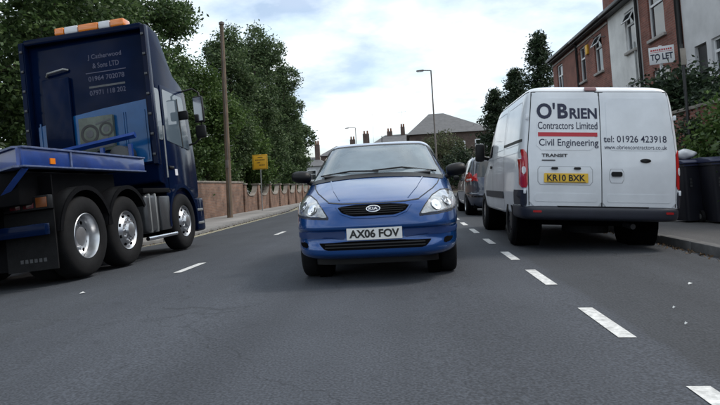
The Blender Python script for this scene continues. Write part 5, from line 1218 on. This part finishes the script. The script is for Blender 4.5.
    for a, b, mm in segs: MB().box(a, b, CY0+.06, CY0+.34, ZR+.05, ZR+.19).build('beacon_lens', mm, lb_, bevel=.025)
    # roof fairing skin on the sloping front, slightly proud
    MB().prism(rounded([(CY1-.62, ZF+.10), (CY0+.52, ZR-.02), (CY0+.2, ZR+.045), (CY0+.2, ZR-.1), (CY1-.62, ZF-.02)], .03), 'X', -CW+.10, CW-.10).build('roof_deflector', 'truck_navy', t, bevel=.03)
    return t
M['mural_pale'] = mat('mural_pale_green', (0.085, 0.105, 0.085), 0.4, var=0.5, vscale=5)
M['dull_amber'] = mat('dark_amber_lens', (0.16, 0.045, 0.008), 0.4)  # much darker amber than the light bar lenses
M['lettering_grey'] = mat('faded_lettering', (0.06, 0.062, 0.11), 0.5)
make_truck()

# ------------------------------------------------------------------ wheelie bins on the right pavement
def make_bin(label, x, y, rot, lid='bin_lid'):
    t = empty('wheelie_bin', (x, y, PRZ), (0, 0, rot)); tag(t, label, 'bin', 'wheelie bins on the pavement')
    def ring(w, d, y0, z): return rounded([(-w, y0-d), (w, y0-d), (w, y0+d), (-w, y0+d)], .05, 3), z
    rings = [ring(.20, .23, .04, .03), ring(.215, .25, .03, .25), ring(.255, .30, 0, .80), ring(.265, .315, 0, .94), ring(.285, .335, 0, .945), ring(.285, .335, 0, .985)]
    n = len(rings[0][0]); vs = [(p[0], p[1], z) for r_, z in rings for p in r_]
    fs = [(i*n+j, i*n+(j+1) % n, (i+1)*n+(j+1) % n, (i+1)*n+j) for i in range(len(rings)-1) for j in range(n)] + [list(range(n))[::-1], list(range((len(rings)-1)*n, len(rings)*n))]
    MB().add(vs, fs).build('body', 'bin', t, smooth=35)
    lid_o = MB().prism(rounded([(-.36, .99), (.38, .99), (.38, 1.05), (.1, 1.085), (-.28, 1.05), (-.36, 1.02)], .02), 'X', -.29, .29).build('lid', lid, t, bevel=.015)
    MB().tube([(-.22, .42, 1.0), (.22, .42, 1.0)], .018, 8).build('handle', 'bin', t)
    for s_ in (-1, 1): 
        w = MB().lathe([(-.025, .10), (.025, .10)], 'X', (s_*.25, .26, .10), 20).build('wheel', 'rubber', t, smooth=40)
        MB().lathe([(-.028, .045), (.028, .045)], 'X', (s_*.25, .26, .10), 14).build('hub', 'galv', w)
    MB().box(-.27, .27, -.345, -.337, .955, .975).build('rim_edge', 'bin_lid', t)
    for k in range(3): MB().box(-.17, -.13, -.300, -.2975, .60+.055*k, .64+.055*k).build('faint_mark', 'tank', t)
    return t
make_bin('dark wheelie bin nearest the van tail light, under the white bag', 4.84, 10.75, R(6))
make_bin('dark wheelie bin with navy lid at the right picture edge', 5.12, 10.25, R(-4))
# white bag lying on the first bin
rng = np.random.default_rng(3); vs = []; n, m_ = 22, 12; fs = []
for i in range(m_+1):
    ph = math.pi*i/m_
    for j in range(n):
        th = 2*math.pi*j/n; r_ = 1+.10*math.sin(3*th+2*ph)+.07*math.sin(5*th-3*ph+1)+rng.uniform(-.04, .04)
        vs.append((.17*r_*math.sin(ph)*math.cos(th), .15*r_*math.sin(ph)*math.sin(th), .085+.088*math.cos(ph)*(1+.15*math.sin(2*th))))
for i in range(m_):
    for j in range(n): fs.append((i*n+j, i*n+(j+1) % n, (i+1)*n+(j+1) % n, (i+1)*n+j))
o = MB().add(vs, fs).build('plastic_bag', 'bag', smooth=50); o.location = (4.80, 10.75, PRZ+1.07); tag(o, 'crumpled white plastic bag lying on top of the first wheelie bin', 'bag')
